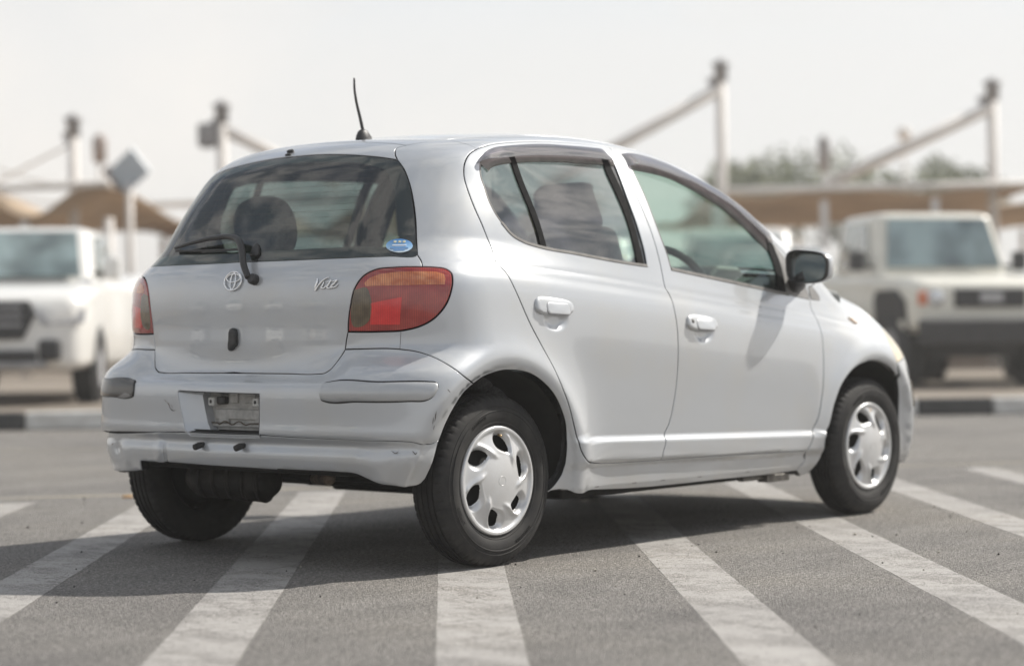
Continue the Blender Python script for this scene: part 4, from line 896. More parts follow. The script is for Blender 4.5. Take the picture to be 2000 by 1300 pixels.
# ceramic border under the glass edge
uvg=SPH.uv(GLP);cen=uvg.mean(0)
n_=len(GLP);inn=[]
P_=SPH.proj(GLP);T_=np.roll(P_,-1,0)-np.roll(P_,1,0);T_/=np.linalg.norm(T_,axis=1,keepdims=True)+1e-9;B_=np.cross(grad(P_),T_)
w=[]
sgn=1 if ((P_.mean(0)-P_)*B_).sum()>0 else -1
rows=[P_-grad(P_)*.005]
wid=np.where(np.abs(P_[:,1])>.40,.055,.035);wid=np.where(P_[:,2]<1.06,.05,wid);wid=np.convolve(np.r_[wid[-12:],wid,wid[:12]],np.ones(13)/13,'same')[12:-12]
rows.append(P_+B_*sgn*wid[:,None]-grad(P_)*.008)
MB().add(np.vstack(rows),[(i,(i+1)%n_,n_+(i+1)%n_,n_+i) for i in range(n_)]).build('window_border',FRIT,TG)
# demister wires
dm=MB()
for k in range(11):
    z=1.10+k*.022;ys=np.linspace(-.40,.40,14);p=np.c_[XR(np.full(14,z))+.24*ys*ys,ys,np.full(14,z)];p=SPH.proj(p);dm.tube((p-grad(p)*.006).tolist(),.0006,4)
dm.build('demister_wires',mat('demister_brown',(.10,.06,.04),.6),TG,kind='stuff')
# ---- rear bumper
arc=C['bump_arch']
bl_=catmull(C['bump_low'],.009);bl_=bl_[bl_[:,1]<-.006];bl_=np.vstack([bl_,[(bl_[-1][0],0,bl_[-1][2])]])
hb=catmull(C['hatch_b'],.009)[::-1];hb=hb[hb[:,1]<-.006];hb=np.vstack([[(hb[0][0],0,hb[0][2])],hb])
bo=np.vstack([hb,catmull(C['bump_top'],.009),catmull(arc,.009),bl_])
pl=loop(X(*C['plate'],C['plate'][0]))
plc=[]
PLY=.205;PLT,PLB=.585,.452
plr=[(-.51,-.198,PLT-.006),(-.51,-.192,PLB-.018),(-.51,.150,PLB-.018),(-.51,.172,.47),(-.51,.190,.53),(-.51,.203,PLT-.004),(-.51,.198,PLT),(-.51,-.190,PLT)]
plh=SPH.proj(loopc(plr[:-1]))
BUMP=panel('rear_bumper',dedupe(np.vstack([bo,mir(bo[1:-1])[::-1]])),SPH,.011,PAINT,CAR,both=False,depth=.022,holes=[plh],hole_depth=.003,hole_dark=False)
# number plate recess: sloping flank on the left, deep pocket
def pocket():
    b=MB();xo=-.512
    Pb=plh;yb,zb_=Pb[:,1],Pb[:,2];n_=len(Pb)
    ty=(yb-yb.min())/(yb.max()-yb.min());tz=(zb_-zb_.min())/(zb_.max()-zb_.min())
    yi=-.189+ty*(.128+.189);zi=PLB-.004+tz*(PLT-.012-PLB+.004);nn=grad(Pb)
    R0=Pb-nn*.001;R1=np.c_[np.full(n_,-.478),yi,zi];R2=np.c_[np.full(n_,-.444),yi*.97,zi]
    Rm=R0*.965+R1*.035-nn*.0015
    V=np.vstack([R0,Rm,R1,R2]);MB().add(V,[(r*n_+i,r*n_+(i+1)%n_,(r+1)*n_+(i+1)%n_,(r+1)*n_+i) for r in range(3) for i in range(n_)],0,True).build('plate_recess',PAINT,BUMP).modifiers.new('e','EDGE_SPLIT')
    O=[(-.199,PLT+.001),(.206,PLT+.001),(.152,PLB-.020),(-.194,PLB-.020)]
    I=[(-.195,PLT-.012),(.150,PLT-.012),(.135,PLB+.012),(-.188,PLB+.012)]
    I=[(-.195,PLT-.016),(.140,PLT-.016),(.118,PLB+.016),(-.188,PLB+.016)]
    v=[];
    for (y,z) in O: v.append((float(Xr(y,z))+.0035,y,z))
    for (y,z) in I: v.append((-.478,y,z))
    for (y,z) in I: v.append((-.445,y*.97,z))
    f=[(i,(i+1)%4,4+(i+1)%4,4+i) for i in range(4)]+[(4+i,4+(i+1)%4,8+(i+1)%4,8+i) for i in range(4)]
    c=MB();c.add([(-.446,-.20,PLB-.0),(-.446,.16,PLB),(-.446,.16,PLT),(-.446,-.20,PLT)],[(0,1,2,3)])
    for k,(y,w_) in enumerate(((-.15,.04),(-.08,.05),(0,.04),(.08,.04))): c.box((-.449,y,.556),(.010,w_,.026))
    c.box((-.449,-.02,.505),(.012,.22,.034));c.box((-.452,-.03,.468),(.018,.30,.010));c.box((-.449,.05,.486),(.010,.05,.02));c.box((-.449,-.13,.486),(.010,.05,.02))
    c.build('plate_backing',mat('grey_primer',(.30,.29,.27),.6,fn=lambda t,b:L(t,ramp(t,noise(t,24,5,.65),[(.3,(.26,.255,.24)),(.7,(.50,.49,.47))]),b.inputs['Base Color'])),BUMP,bevel=.003)
    for y in (-.135,.085):
        d=MB();d.box((-.463,y,.548),(.034,.030,.030));d.build('plate_bracket',mat('pale_bracket',(.55,.55,.53),.5),BUMP,bevel=.005)
        MB().tube([(-.481,y,.548),(-.476,y,.548)],.006,10).build('bracket_hole',BLACK,BUMP)
        MB().box((-.458,y-.036,.552),(.022,.040,.026)).build('lamp_block',BLACK,BUMP,bevel=.004)
    w=MB();pts=[(-.462,-.19+.012*i,.476+(.006*math.sin(i*1.1) if 8<i<22 else 0)) for i in range(27)];w.tube(pts,.0022,6);w.build('backing_wire',mat('rust_wire',(.09,.07,.05),.8),BUMP)
pocket()
# bumper mouldings: silver on the right, dark film on the left
mo=loop(X(*C['mold'],C['mold'][0]))
def mo_disp(v,n):
    return v+n*(.006*np.clip(1-((v[:,2]-.588)/.031)**2,0,1))[:,None]
MOLD=mat('moulding_silver',(.42,.43,.44),.38,.4,.7,fn=lambda t,b:L(t,ramp(t,noise(t,6,4,.6),[(.3,(.40,.41,.42)),(.7,(.46,.47,.48))]),b.inputs['Base Color']))
o=panel('bumper_moulding',mo,SPH,.008,MOLD,BUMP,both=False,off=.004,gap=.001,edge=.003,depth=.010,strip=False,disp=mo_disp,smooth_custom=False)
ribbon('moulding_groove',np.vstack([catmull(np.vstack([C['mold'],C['mold'][:1]]),.006)]),.009,FRIT,BUMP,off=.0008,thick=.003,both=False,chart=SPH)
def f_film(t,b):
    v=N(t,'ShaderNodeTexCoord').outputs['Object'];m=N(t,'ShaderNodeMapping');m.inputs['Scale'].default_value=(1,1,1.6);L(t,v,m.inputs[0]);n=noise(t,7,3,.4,m.outputs[0])
    L(t,ramp(t,n,[(.46,(.022,.020,.018)),(.50,(.05,.045,.04)),(.54,(.20,.20,.20))]),b.inputs['Base Color'])
os_=panel('bumper_moulding',mo,SPH,.012,mat('dark_glossy_moulding',(.04,.04,.04),.12,.2,.6,fn=f_film),BUMP,both=True,off=.005,gap=0,edge=.004,depth=.010,strip=False)
for q in list(os_):
    co=[v.co.y for v in q.data.vertices]
    if sum(co)<0: bpy.data.objects.remove(q)
    else: q['label']='dark glossy moulding at the left end of the bumper'
ml=catmull(np.vstack([C['mold'],C['mold'][:1]]),.006);ml[:,1]*=-1
def ribbon_left(name,P,w,m,parent,**k):
    o=ribbon(name,mir(P),w,m,parent,both=True,**k);
    for q in o:
        if sum(v.co.y for v in q.data.vertices)<0: bpy.data.objects.remove(q)
ribbon_left('moulding_groove',ml,.007,FRIT,BUMP,off=.0008,thick=.003,chart=SPH)
# ---- lower skirt, hanging loose and dented on the left
sk_top=bl_.copy();sk_arch=catmull(C['skirt_arch'],.009);sk_b=catmull(C['skirt_b'],.009);sk_b=sk_b[sk_b[:,1]<-.25]
topR=sk_top[::-1]+[0,0,-.001];topL=mir(sk_top[1:]).copy() if False else mir(sk_top)[1:] if False else mir(sk_top)[::1]
topL=topL[::-1]  # from centre outwards
topL=mir(sk_top[::-1])
topL[:,2]-=.011*ss(.30,.60,topL[:,1])
left=np.vstack([topL[::-1],mir(sk_arch),catmull([(-.33,.764,.307),(-.36,.74,.294),(-.41,.68,.288),(-.445,.59,.290),(-.462,.52,.292),(-.475,.475,.295)],.009),X((-.475,.475,.295),(-.477,.466,.332)),catmull([(-.477,.466,.332),(-.49,.287,.335),(-.50,.09,.333),(-.50,-.09,.331),(-.49,-.25,.329)],.009)])
right=np.vstack([topR,]) if False else None
lo_=np.vstack([sk_top[:-1],]) # right arch end -> centre
ring=np.vstack([lo_,topL[0:1],topL[1:],mir(sk_arch),left[len(topL)+len(sk_arch):],sk_b[::-1],sk_arch[::-1]])
def skirt_disp(v,n):
    x,y,z=v.T;o=v.copy()
    d=np.zeros(len(v))
    d-=.009*np.exp(-((y-.305)/.008)**2)*np.exp(-((z-.36)/.045)**2)
    d+=.008*np.exp(-((y-.335)/.03)**2)*np.exp(-((z-.38)/.05)**2)
    d-=.012*np.exp(-((y-.63)/.035)**2-((z-.375)/.022)**2)
    d+=.004*np.exp(-((y-.56)/.03)**2-((z-.345)/.03)**2)
    d-=.0045*np.exp(-((y+.66)/.05)**2-((z-.385)/.018)**2)
    d-=.0035*np.exp(-((y+.60)/.010)**2-((z-.40+(y+.6)*.4)/.018)**2)
    d+=.0006*np.sin(y*13+1)*np.exp(-((z-.34)/.06)**2)
    o+=n*d[:,None]
    o[:,0]+=.010*ss(.35,.75,y)
    return o
SK=panel('bumper_skirt',dedupe(ring,.002),SPH,.0085,PAINT,CAR,both=False,depth=.018,disp=skirt_disp,smooth_custom=False,off=-.003,label='dented lower bumper skirt hanging loose at the left')
# tow hooks / pegs on the skirt
for P0 in ((-.504,.103,.402),(-.503,-.100,.404)):
    T=Vector(P0);b=MB();b.tube([T+Vector((.02,0,0)),T+Vector((-.020,.0,.0))],.010,10);b.tube([T+Vector((-.012,0,-.001)),T+Vector((-.034,.002,-.008))],[.012,.0115],6);b.build('screw_peg',BLACK,SK,bevel=.002)
# scuffs and chips: thin flecks of bare plastic on the bumper
SC_M=mat('scuff_brown',(.20,.15,.12),.8);SC2=mat('scuff_dark',(.13,.12,.115),.8)
def fleck(name,pts,w,m,par,ch=SPH):
    P=catmull(np.array(pts,float),.004);P=ch.proj(P);n=len(P);rr=random.Random(int(abs(P[0][2])*9999));nn=grad(P);T=np.gradient(P,axis=0);T/=np.linalg.norm(T,axis=1,keepdims=True)+1e-9;B=np.cross(nn,T)
    w*=.7;a=np.array([w*math.sin(math.pi*(i+.5)/n)*rr.uniform(.35,1) for i in range(n)])[:,None];b_=np.array([w*math.sin(math.pi*(i+.5)/n)*rr.uniform(.35,1) for i in range(n)])[:,None]
    v=np.vstack([P+B*a+nn*.0008,P-B*b_+nn*.0008]);MB().add(v,[(i,i+1,n+i+1,n+i) for i in range(n-1)]).build(name,m,par)
for pts,w,mm in ([[(-.5,.262,.548),(-.5,.252,.542),(-.5,.245,.53)],.0035,SC_M],[[(-.5,.275,.556),(-.5,.266,.548)],.003,SC_M],[[(-.5,.252,.536),(-.5,.240,.524),(-.5,.228,.520),(-.5,.215,.522)],.0032,SC2],[[(-.5,.236,.54),(-.5,.232,.528)],.002,SC_M],
    [[(-.27,-.80,.60),(-.262,-.805,.59)],.003,SC2],[[(-.31,-.79,.535),(-.315,-.79,.51),(-.318,-.79,.50)],.0035,SC2],[[(-.322,-.79,.515),(-.327,-.79,.49)],.0025,SEAL],[[(-.318,-.79,.49),(-.323,-.79,.475)],.0025,SEAL]):
    fleck('scuff_mark',pts,w,mm,BUMP)
for pts,w,mm in ([[(-.42,-.70,.405),(-.41,-.71,.400),(-.40,-.715,.407)],.003,SC2],[[(-.37,-.745,.41),(-.36,-.75,.402),(-.355,-.75,.408)],.0035,SC2],[[(-.46,.63,.39),(-.455,.64,.385)],.005,SC_M],[[(-.46,.60,.385),(-.462,.595,.37),(-.46,.59,.35)],.003,SC2],[[(-.49,.313,.40),(-.49,.305,.39),(-.49,.303,.36),(-.49,.306,.335)],.002,SC2]):
    fleck('scuff_mark',pts,w,mm,SK)
# ---- rear lamps
LL=loop(X(*C['light'],C['light'][0])) if False else dedupe(catmull(np.vstack([C['light'],C['light'][:1]]),.008))
LT=panel('tail_light',LL,SPH,.010,RED,CAR,gap=.003,edge=.006,off=.002,depth=.02)
for nm,key,m_ in (('indicator_lens','amber',AMB),('reversing_lens','revl',REV),('brake_reflector','redhi',REDH)):
    p=C[key];panel(nm,loopc(p) if key in('redhi','amber') else dedupe(catmull(np.vstack([p,p[:1]]),.008)),SPH,.02,m_,LT,off=.0028,gap=0,edge=.001,depth=.003,strip=False)
# seam of the small filler panel under the lamp
ribbon('panel_seam',catmull(C['thinl'],.01),.002,mat('seam_grey',(.14,.14,.145),.6),CAR,off=.0002,thick=.002,chart=SPH)

# ------------------------------------------------------------------ small parts on the tailgate
T=frame_at((-.446,0,.953))
def emblem(name,T,w,h,m,parent,r=.0028,lift=.003,both=False):
    b=MB();k=np.linspace(0,2*math.pi,41)
    def ell(cx,cy,rx,ry,rad): b.tube([tuple(T@Vector((cx+rx*math.cos(a),cy+ry*math.sin(a),lift+.5*rad))) for a in k],rad,8,cap=False)
    ell(0,0,w/2,h/2,r*1.1);ell(0,h*.16,w*.40,h*.22,r*.9);ell(0,-.005*h,w*.145,h*.45,r*.9)
    o=b.build(name,m,parent);return o
emblem('oval_emblem',T,.084,.064,CHROME,TG)
def strokes(T,sets,parent,m,s,lift=.004):
    for pts,rad in sets:
        P=catmull(np.array([(x*s,y*s,0) for x,y in pts]),.0015);b=MB()
        n=len(P);tt=np.linspace(0,1,n);rr=[rad*s*(.55+.45*math.sin(math.pi*min(1,max(0,t*1.1)))) if n>2 else rad*s for t in tt]
        b.tube([tuple(T@Vector((p[0],p[1],lift))) for p in P],rr,8);b.build('letter',m,parent)
TV=frame_at(tuple((CUR['vitz'][0]+CUR['vitz'][1])/2))
# units: source pixels of the enlarged lettering, centre 395,520
def q(*a): return [((x-395)/450*.093,(520-y)/290*.047) for x,y in a]
strokes(TV,[(q((215,400),(210,480),(192,560),(186,655)),.0042),(q((188,650),(235,560),(300,470),(365,410),(430,383)),.0036),
 (q((345,468),(322,540),(300,592),(330,606),(375,575),(395,550)),.0036),
 (q((475,430),(440,520),(412,590),(440,606),(480,588),(500,560)),.0038),(q((385,480),(430,470),(490,462)),.0026),
 (q((500,470),(540,462),(585,442),(550,500),(495,560),(478,592),(530,588),(580,570),(618,520)),.0036)],TG,CHROME,1.0)
# latch handle
pad('latch_handle',[(-.010,.036),(.002,.039),(.014,.034),(.019,.022),(.020,-.012),(.016,-.022),(.006,-.026),(.000,-.033),(-.012,-.039),(-.019,-.034),(-.020,-.020),(-.016,.0),(-.015,.026)],.016,BLACK,TG,frame_at((-.451,-.004,.757)),.006)
# washer nozzle
nz=frame_at(tuple(CUR['noz'][0]));pad('washer_nozzle',rrect(.030,.013,.005),.010,BLACK,TG,nz,.004)
pad('nozzle_base',rrect(.026,.010,.004,cx=.008,cy=-.022),.006,BLACK,TG,nz,.003)
# wiper
WP=[(-.443,-.090,.958),(-.432,-.062,.992),(-.412,-.033,1.028),(-.392,-.006,1.062),(-.380,.02,1.080),(-.371,.06,1.090),(-.360,.15,1.091),(-.352,.26,1.084),(-.342,.395,1.072)]
gw=grad(SPH.proj(np.array(WP)));WQ=SPH.proj(np.array(WP))+gw*np.array([.022,.030,.036,.038,.036,.034,.030,.026,.018])[:,None]
wip=MB().tube(catmull(WQ,.008).tolist(),[ .0115+0*i for i in range(len(catmull(WQ,.008)))] if False else list(np.interp(np.linspace(0,1,len(catmull(WQ,.008))),[0,.3,.45,1],[.011,.0125,.010,.0055])),10).build('rear_wiper',BLACK,TG)
bl2=SPH.proj(np.array([(-.345,.405,1.068),(-.362,.30,1.062),(-.372,.18,1.058),(-.380,.06,1.056),(-.383,.0,1.056)]));bl2=catmull(bl2+grad(bl2)*.008,.01)
MB().tube(bl2.tolist(),.0045,6).build('wiper_blade',BLACK,wip)
pv=frame_at((-.442,-.102,.955));b=MB();b.tube([pv@Vector((0,0,-.01)),pv@Vector((0,0,.020)),pv@Vector((0,0,.026))],[.0185,.0185,.014],20);b.build('wiper_pivot',BLACK,wip,bevel=.002)
pad('rubber_pivot_cover',[(0.0,-.012),(.012,-.010),(.034,-.016),(.040,-.004),(.030,.018),(.016,.034),(.004,.040),(-.004,.024)],.008,BLACK,wip,frame_at(tuple(SPH.proj(np.array([(-.39,-.035,1.045)]))[0])),.003)
# oval sticker low on the glass
stk=C['stk'];f_st=lambda t,b:None
def f_sticker(t,b):
    v=N(t,'ShaderNodeTexCoord').outputs['Object'];sp=N(t,'ShaderNodeSeparateXYZ');L(t,v,sp.inputs[0]);mr=N(t,'ShaderNodeMapRange',ins={1:1.035,2:1.078});L(t,sp.outputs[2],mr.inputs[0])
    L(t,ramp(t,mr.outputs[0],[(.05,(.62,.72,.80)),(.45,(.30,.52,.76)),(.95,(.10,.28,.62))]),b.inputs['Base Color'])
ST=panel('sticker',dedupe(catmull(np.vstack([stk,stk[:1]]),.005)),SPH,.01,mat('blue_sticker',(.3,.5,.8),.3,fn=f_sticker),TG,both=False,off=.0016,gap=0,edge=.0006,depth=.002,strip=False)
sc=stk.mean(0);ts=frame_at(tuple(sc));sw=np.abs((np.array([tuple(ts.inverted()@Vector(p)) for p in stk]))).max(0)
for k in (-1,0,1):
    pts=[]
    for i in range(10):
        a=math.pi/2+i*math.pi/5;r=.0060 if i%2==0 else .0026;pts.append((k*.0150+r*math.cos(a),sw[1]*.50+r*math.sin(a)))
    pad('star',pts,.0042,mat('star_gold',(.80,.72,.42),.5),ST,ts,.0004,base=.002)
for yy,ww in ((.0,.62),(-.36,.80),(-.66,.5)):
    pad('text_band',rrect(sw[0]*2*ww*.85,sw[1]*.17,.0008,2,cy=sw[1]*yy),.0040,mat('sticker_print',(.66,.72,.80),.5) if yy==0 else mat('sticker_print_blue',(.16,.33,.62),.5),ST,ts,.0003,base=.002)
rim_tab=None
# ------------------------------------------------------------------ aerial
az_=float(TOP.proj(np.array([(.19,0,1.4)]))[0][2])
aer=MB();pr=[(-.045,0),(-.042,.012),(-.030,.028),(-.012,.036),(.004,.034),(.016,.018),(.030,.006),(.036,0)]
prof=[(.19-.0+x,z) for x,z in [(-.040,0),(-.036,.016),(-.026,.032),(-.010,.040),(.006,.036),(.022,.020),(.036,.006),(.042,0)]]
v=[];f=[];ny=9
for j in range(ny):
    t=-1+2*j/(ny-1);k=math.sqrt(max(0,1-t*t));
    for x,z in prof: v.append((.19+(x-.19)*(.35+.65*k),t*.020,az_-.004+z*(.25+.75*k)*(k>.01)))
m_=len(prof)
for j in range(ny-1):
    for i in range(m_-1): f.append((j*m_+i,j*m_+i+1,(j+1)*m_+i+1,(j+1)*m_+i))
AE=aer.add(v,f,0,True).build('aerial_base',BLACK,CAR)
mp=catmull(np.array([(.182,0,az_+.030),(.168,0,az_+.075),(.150,0,az_+.130),(.141,0,az_+.175),(.140,0,az_+.215)]),.01)
MB().tube(mp.tolist(),list(np.linspace(.0062,.0036,len(mp))),8).build('aerial_mast',BLACK,AE)
# ------------------------------------------------------------------ door handles
for (P0,w,h,dr,key) in (((.259,-.815,.856),.205,.060,RD,0),((1.122,-.818,.797),.196,.058,FD,1)):
    Pq=SIDE.proj(np.array([P0]))[0];Pq[1]=-Ys(Pq[0],Pq[2]);T=frame_at(tuple(Pq),nat=(Pq[0],Pq[1],Pq[2]+.055))@Matrix.Rotation(math.radians(-2.6),4,'Z')
    pts=[]
    for i in range(40):
        a=2*math.pi*i/40;ca,sa=math.cos(a),math.sin(a)
        x=math.copysign(abs(ca)**.62,ca)*w/2;y=math.copysign(abs(sa)**.62,sa)*h/2
        y*=1-.16*(x/(w/2)) ;pts.append((x,y+.002))
    H=pad('door_handle',pts,.011,PAINT,dr,T,.009,both=True,base=-.014,dome=.003)
    fp=rrect(w*.60,h*.66,.014,cx=w*.045,cy=-h*.13)
    for side in (0,1):
        pass
    gr=pad('handle_groove',rrect(w*.625,h*.70,.015,cx=w*.045,cy=-h*.14),.0136,mat('handle_groove_grey',(.25,.25,.26),.5),dr,T,.001,both=True,base=.006,dome=.001)
    fl=pad('handle_flap',fp,.0150,PAINT,dr,T,.003,both=True,base=.006,dome=.0015)
    if key: pad('key_hole',[(.0065*math.cos(i*.5236)-.072,.0085*math.sin(i*.5236)+.004) for i in range(12)],.0146,STEELR,dr,T,.002,both=True,base=.005);pad('key_slot',rrect(.002,.010,.0008,2,cx=-.072,cy=.004),.0152,BLACK,dr,T,.0004,both=True,base=.012)
# side marker
T=frame_at((2.292,-.763,.805))@Matrix.Rotation(math.radians(-14),4,'Z')
pad('side_marker',[(-.036,.008),(-.02,.0115),(.01,.0115),(.030,.006),(.036,-.001),(.030,-.009),(.010,-.0135),(-.010,-.009),(-.028,.001)],.010,mat('marker_lens',(.75,.66,.55),.08,0,1.,fn=lambda t,b:L(t,ramp(t,noise(t,40,2),[(.45,(.82,.76,.70)),(.60,(.80,.52,.30))]),b.inputs['Base Color'])),CAR,T,.006,both=True)
# ------------------------------------------------------------------ door mirrors
def mirror(side):
    dr=FD[0 if side<0 else 1];cx,cy,cz=1.80,.868,1.018;hw,hh=.097,.066
    def outline(n=48):
        o=[]
        for i in range(n):
            a=2*math.pi*i/n;ca,sa=math.cos(a),math.sin(a);y=math.copysign(abs(ca)**.58,ca)*hw;z=math.copysign(abs(sa)**.58,sa)*hh
            z*=1+.10*(-y/hw);z+=-.006*(y/hw);y+=.006*(z/hh)*(1 if y>0 else -.6)
            o.append((y,z))
        return o
    O=outline();n=len(O)
    def ring(b,x,s,mi=0,dz=0,dy=0): return [(cx+x,side*(cy+y*s+dy),cz+z*s+dz) for y,z in O]
    # shell: bezel lip at the rear, domed cap at the front
    hs=[(-.026,.88),(-.032,.93),(-.031,.965),(-.024,.985)]
    b=MB();R=[ring(b,.004,.86)]+[ring(b,x,s) for x,s in hs]+[ring(b,-.010,.99)]
    v=sum(R,[]);f=[(r*n+i,r*n+(i+1)%n,(r+1)*n+(i+1)%n,(r+1)*n+i) for r in range(len(R)-1) for i in range(n)]
    Mr=b.add(v,f,0,True).build('door_mirror',BLACK,dr)
    b=MB();R=[ring(b,-.016,.988),ring(b,-.012,1.0),ring(b,.000,1.005)]+[ring(b,.010+.075*math.sin(a),1.004*math.cos(a)**.75 if a<1.5 else .05,dz=0,dy=-.02*math.sin(a)) for a in (.2,.4,.6,.8,1.0,1.2,1.4,1.52)]
    v=sum(R,[]);f=[(r*n+i,r*n+(i+1)%n,(r+1)*n+(i+1)%n,(r+1)*n+i) for r in range(len(R)-1) for i in range(n)];f.append(tuple((len(R)-1)*n+i for i in range(n)))
    b.add(v,f,0,True).build('mirror_cap',PAINT,Mr)
    g=MB();g.add([(cx+.006+.04*y+.11*z,side*(cy+y*.87),cz+z*.87) for y,z in O],[tuple(range(n))]);g.build('mirror_glass',MIRG,Mr)
    # foot
    b=MB();A=[(1.90,.742,.962),(1.86,.765,.958),(1.83,.79,.962),(1.815,.815,.972),(1.81,.84,.985)]
    b.tube([(x,side*y,z) for x,y,z in A],[.040,.036,.030,.026,.022],14);b.build('mirror_foot',BLACK,Mr)
    return Mr
mirror(-1);mirror(1)
# ------------------------------------------------------------------ wheels
TR=.7137
def tyre_mesh():
    b=MB();prof=[(-.064,.178),(-.066,.186),(-.072,.197),(-.0775,.212),(-.0775,.228),(-.073,.250),(-.066,.267),(-.0615,.2735),(-.057,.2782),(-.050,.2815)]
    for gy in (-.034,-.012,.012,.034):
        y0=abs(gy);rr_=.2845-.9*gy*gy
        prof+=[(gy-.0042,rr_),(gy-.0030,rr_-.006),(gy+.0030,rr_-.006),(gy+.0042,rr_)]
    prof+=[(-a,r) for a,r in prof[9::-1]]
    prof[9:10]=[(-.050,.2818)]
    n=300;v=[];f=[]
    for pi_,(a,r) in enumerate(prof):
        sh=abs(a)>.045 and abs(a)<.064 and r>.262
        for k in range(n):
            t=2*math.pi*(k+ (a*18))/n;rr_=r
            if sh and k%5==0: rr_-=.0045
            v.append((rr_*math.cos(t),a,rr_*math.sin(t)))
    m=len(prof)
    for i in range(m-1):
        for k in range(n): f.append((i*n+k,i*n+(k+1)%n,(i+1)*n+(k+1)%n,(i+1)*n+k))
    b.add(v,f,0,False)
    # raised rings and size marks on the outer wall
    for (a,r) in ((-.0742,.245),(-.0778,.231),(-.0700,.193)):
        b.lathe([(a+.0012,r-.003),(a-.0012,r-.0012),(a-.0012,r+.0012),(a+.0012,r+.003)],96)
    rr_=random.Random(5)
    for a0,nn in ((1.9,7),(.2,5),(3.5,6),(5.1,8)):
        for k in range(nn):
            t=a0+k*.050;c=Vector((.2205*math.cos(t),-.0785,.2205*math.sin(t)));R=Matrix.Rotation(-t+math.pi/2,3,'Y')
            for (dx,dz,w,h) in ((-.003,0,.0016,.010),(.003,0,.0016,.010),(0,rr_.choice([-.0045,0,.0045]),.006,.0016)):
                b.box(c+R@Vector((dx,0,dz)),(w,.0016,h),R=R)
    me=b.mesh('tyre');
    for p in me.polygons: p.use_smooth=True
    me.materials.append(TYRE);return me
TM=tyre_mesh()
def auto_smooth(o,ang=32):
    q=o.modifiers.new('es','EDGE_SPLIT');q.split_angle=math.radians(ang)
def cover_mesh(rot):
    nr,nt=104,432;RO=.1823;r_=np.linspace(0,RO,nr);th=np.linspace(0,2*math.pi,nt,endpoint=False)
    Rg,Tg=np.meshgrid(r_,th,indexing='ij')
    # base dish
    h=np.where(Rg<.088,.017-.008*(Rg/.088)**2,.009-.015*ss(.088,.160,Rg))
    h=h+.0065*ss(.160,.171,Rg)-.010*ss(.178,.1823,Rg)
    hole=np.full(Rg.shape,9.)
    for k in range(6):
        ph=math.radians(60*k+20+rot)
        tw=ph+(Rg-.128)*2.2
        d=(Tg-tw+math.pi)%(2*math.pi)-math.pi
        al=d*Rg
        u=al/.031;w=(Rg-.1245-.004*np.tanh(d*4))/.0265
        hk=np.sqrt(np.abs(u)**2.3+np.abs(w)**2.3)
        hole=np.minimum(hole,hk)
        u2=(al-.004)/.046;w2=(Rg-.130)/.038;dish=np.sqrt(u2**2+w2**2)
        h=h-.0145*(1-ss(.50,1.05,dish))
        # blade ridge on one side of every opening
        rd_=(al+.040)/.011;h=h+.0060*np.exp(-rd_**2)*ss(.070,.095,Rg)*(1-ss(.150,.168,Rg))
    h=h-.004*(1-ss(1.0,1.25,hole))
    P=np.stack([Rg*np.cos(Tg),-h,Rg*np.sin(Tg)],-1)
    v=P.reshape(-1,3);f=[]
    keep=hole>1.0
    for i in range(nr-1):
        for k in range(nt):
            k2=(k+1)%nt;q=[(i,k),(i,k2),(i+1,k2),(i+1,k)]
            if keep[i,k] or keep[i,k2] or keep[i+1,k2] or keep[i+1,k]:
                pass
            else: continue
            if min(keep[a,c] for a,c in q)==False and r_[i]<.156 and sum(keep[a,c] for a,c in q)<2: continue
            f.append(tuple(a*nt+c for a,c in q))
    b=MB().add(v,f,0,True)
    b.lathe([(.0055,.1823),(.030,.180)],96)
    me=b.mesh('wheel_cover');me.materials.append(WCOV);return me
def wheel(cx,side,rot,track):
    b=MB();b.lathe([(-.064,.180),(-.060,.172),(-.030,.165),(.0,.160),(.05,.166),(.066,.180)],72);b.lathe([(-.030,.162),(-.028,.120),(-.040,.085),(-.040,.0)],72)
    b.lathe([(.01,.14),(.035,.13),(.035,.0)],48)
    for k in range(4):
        a=k*math.pi/2+.5;b.tube([(.05*math.cos(a),-.035,.05*math.sin(a)),(.05*math.cos(a),-.055,.05*math.sin(a))],.009,6)
    W_=b.build('wheel',DARK,CAR);W_.location=(cx,side*track,.2845)
    if side>0: W_.rotation_euler=(0,0,math.pi)
    t=link('tyre',TM,W_);auto_smooth(t)
    me=cover_mesh(rot);
    me.transform(Matrix.Translation((0,-.072,0)))
    cv=link('wheel_cover',me,W_)
    Te=Matrix(((1,0,0,0),(0,0,-1,-.088),(0,1,0,0),(0,0,0,1)))
    emblem('hub_emblem',Te@Matrix.Rotation(math.radians(rot*.5),4,'Z'),.036,.030,mat('cover_relief',(.50,.50,.50),.35,.3),W_,r=.0010,lift=-.0004)
    # valve
    MB().tube([(.02,-.055,.150),(.018,-.070,.146)],.004,8).build('valve',mat('brass_valve',(.5,.36,.2),.4,.8),W_)
    return W_
wheel(0,-1,0,TR);wheel(2.37,-1,28,.7207);wheel(0,1,10,TR);wheel(2.37,1,40,.7207)
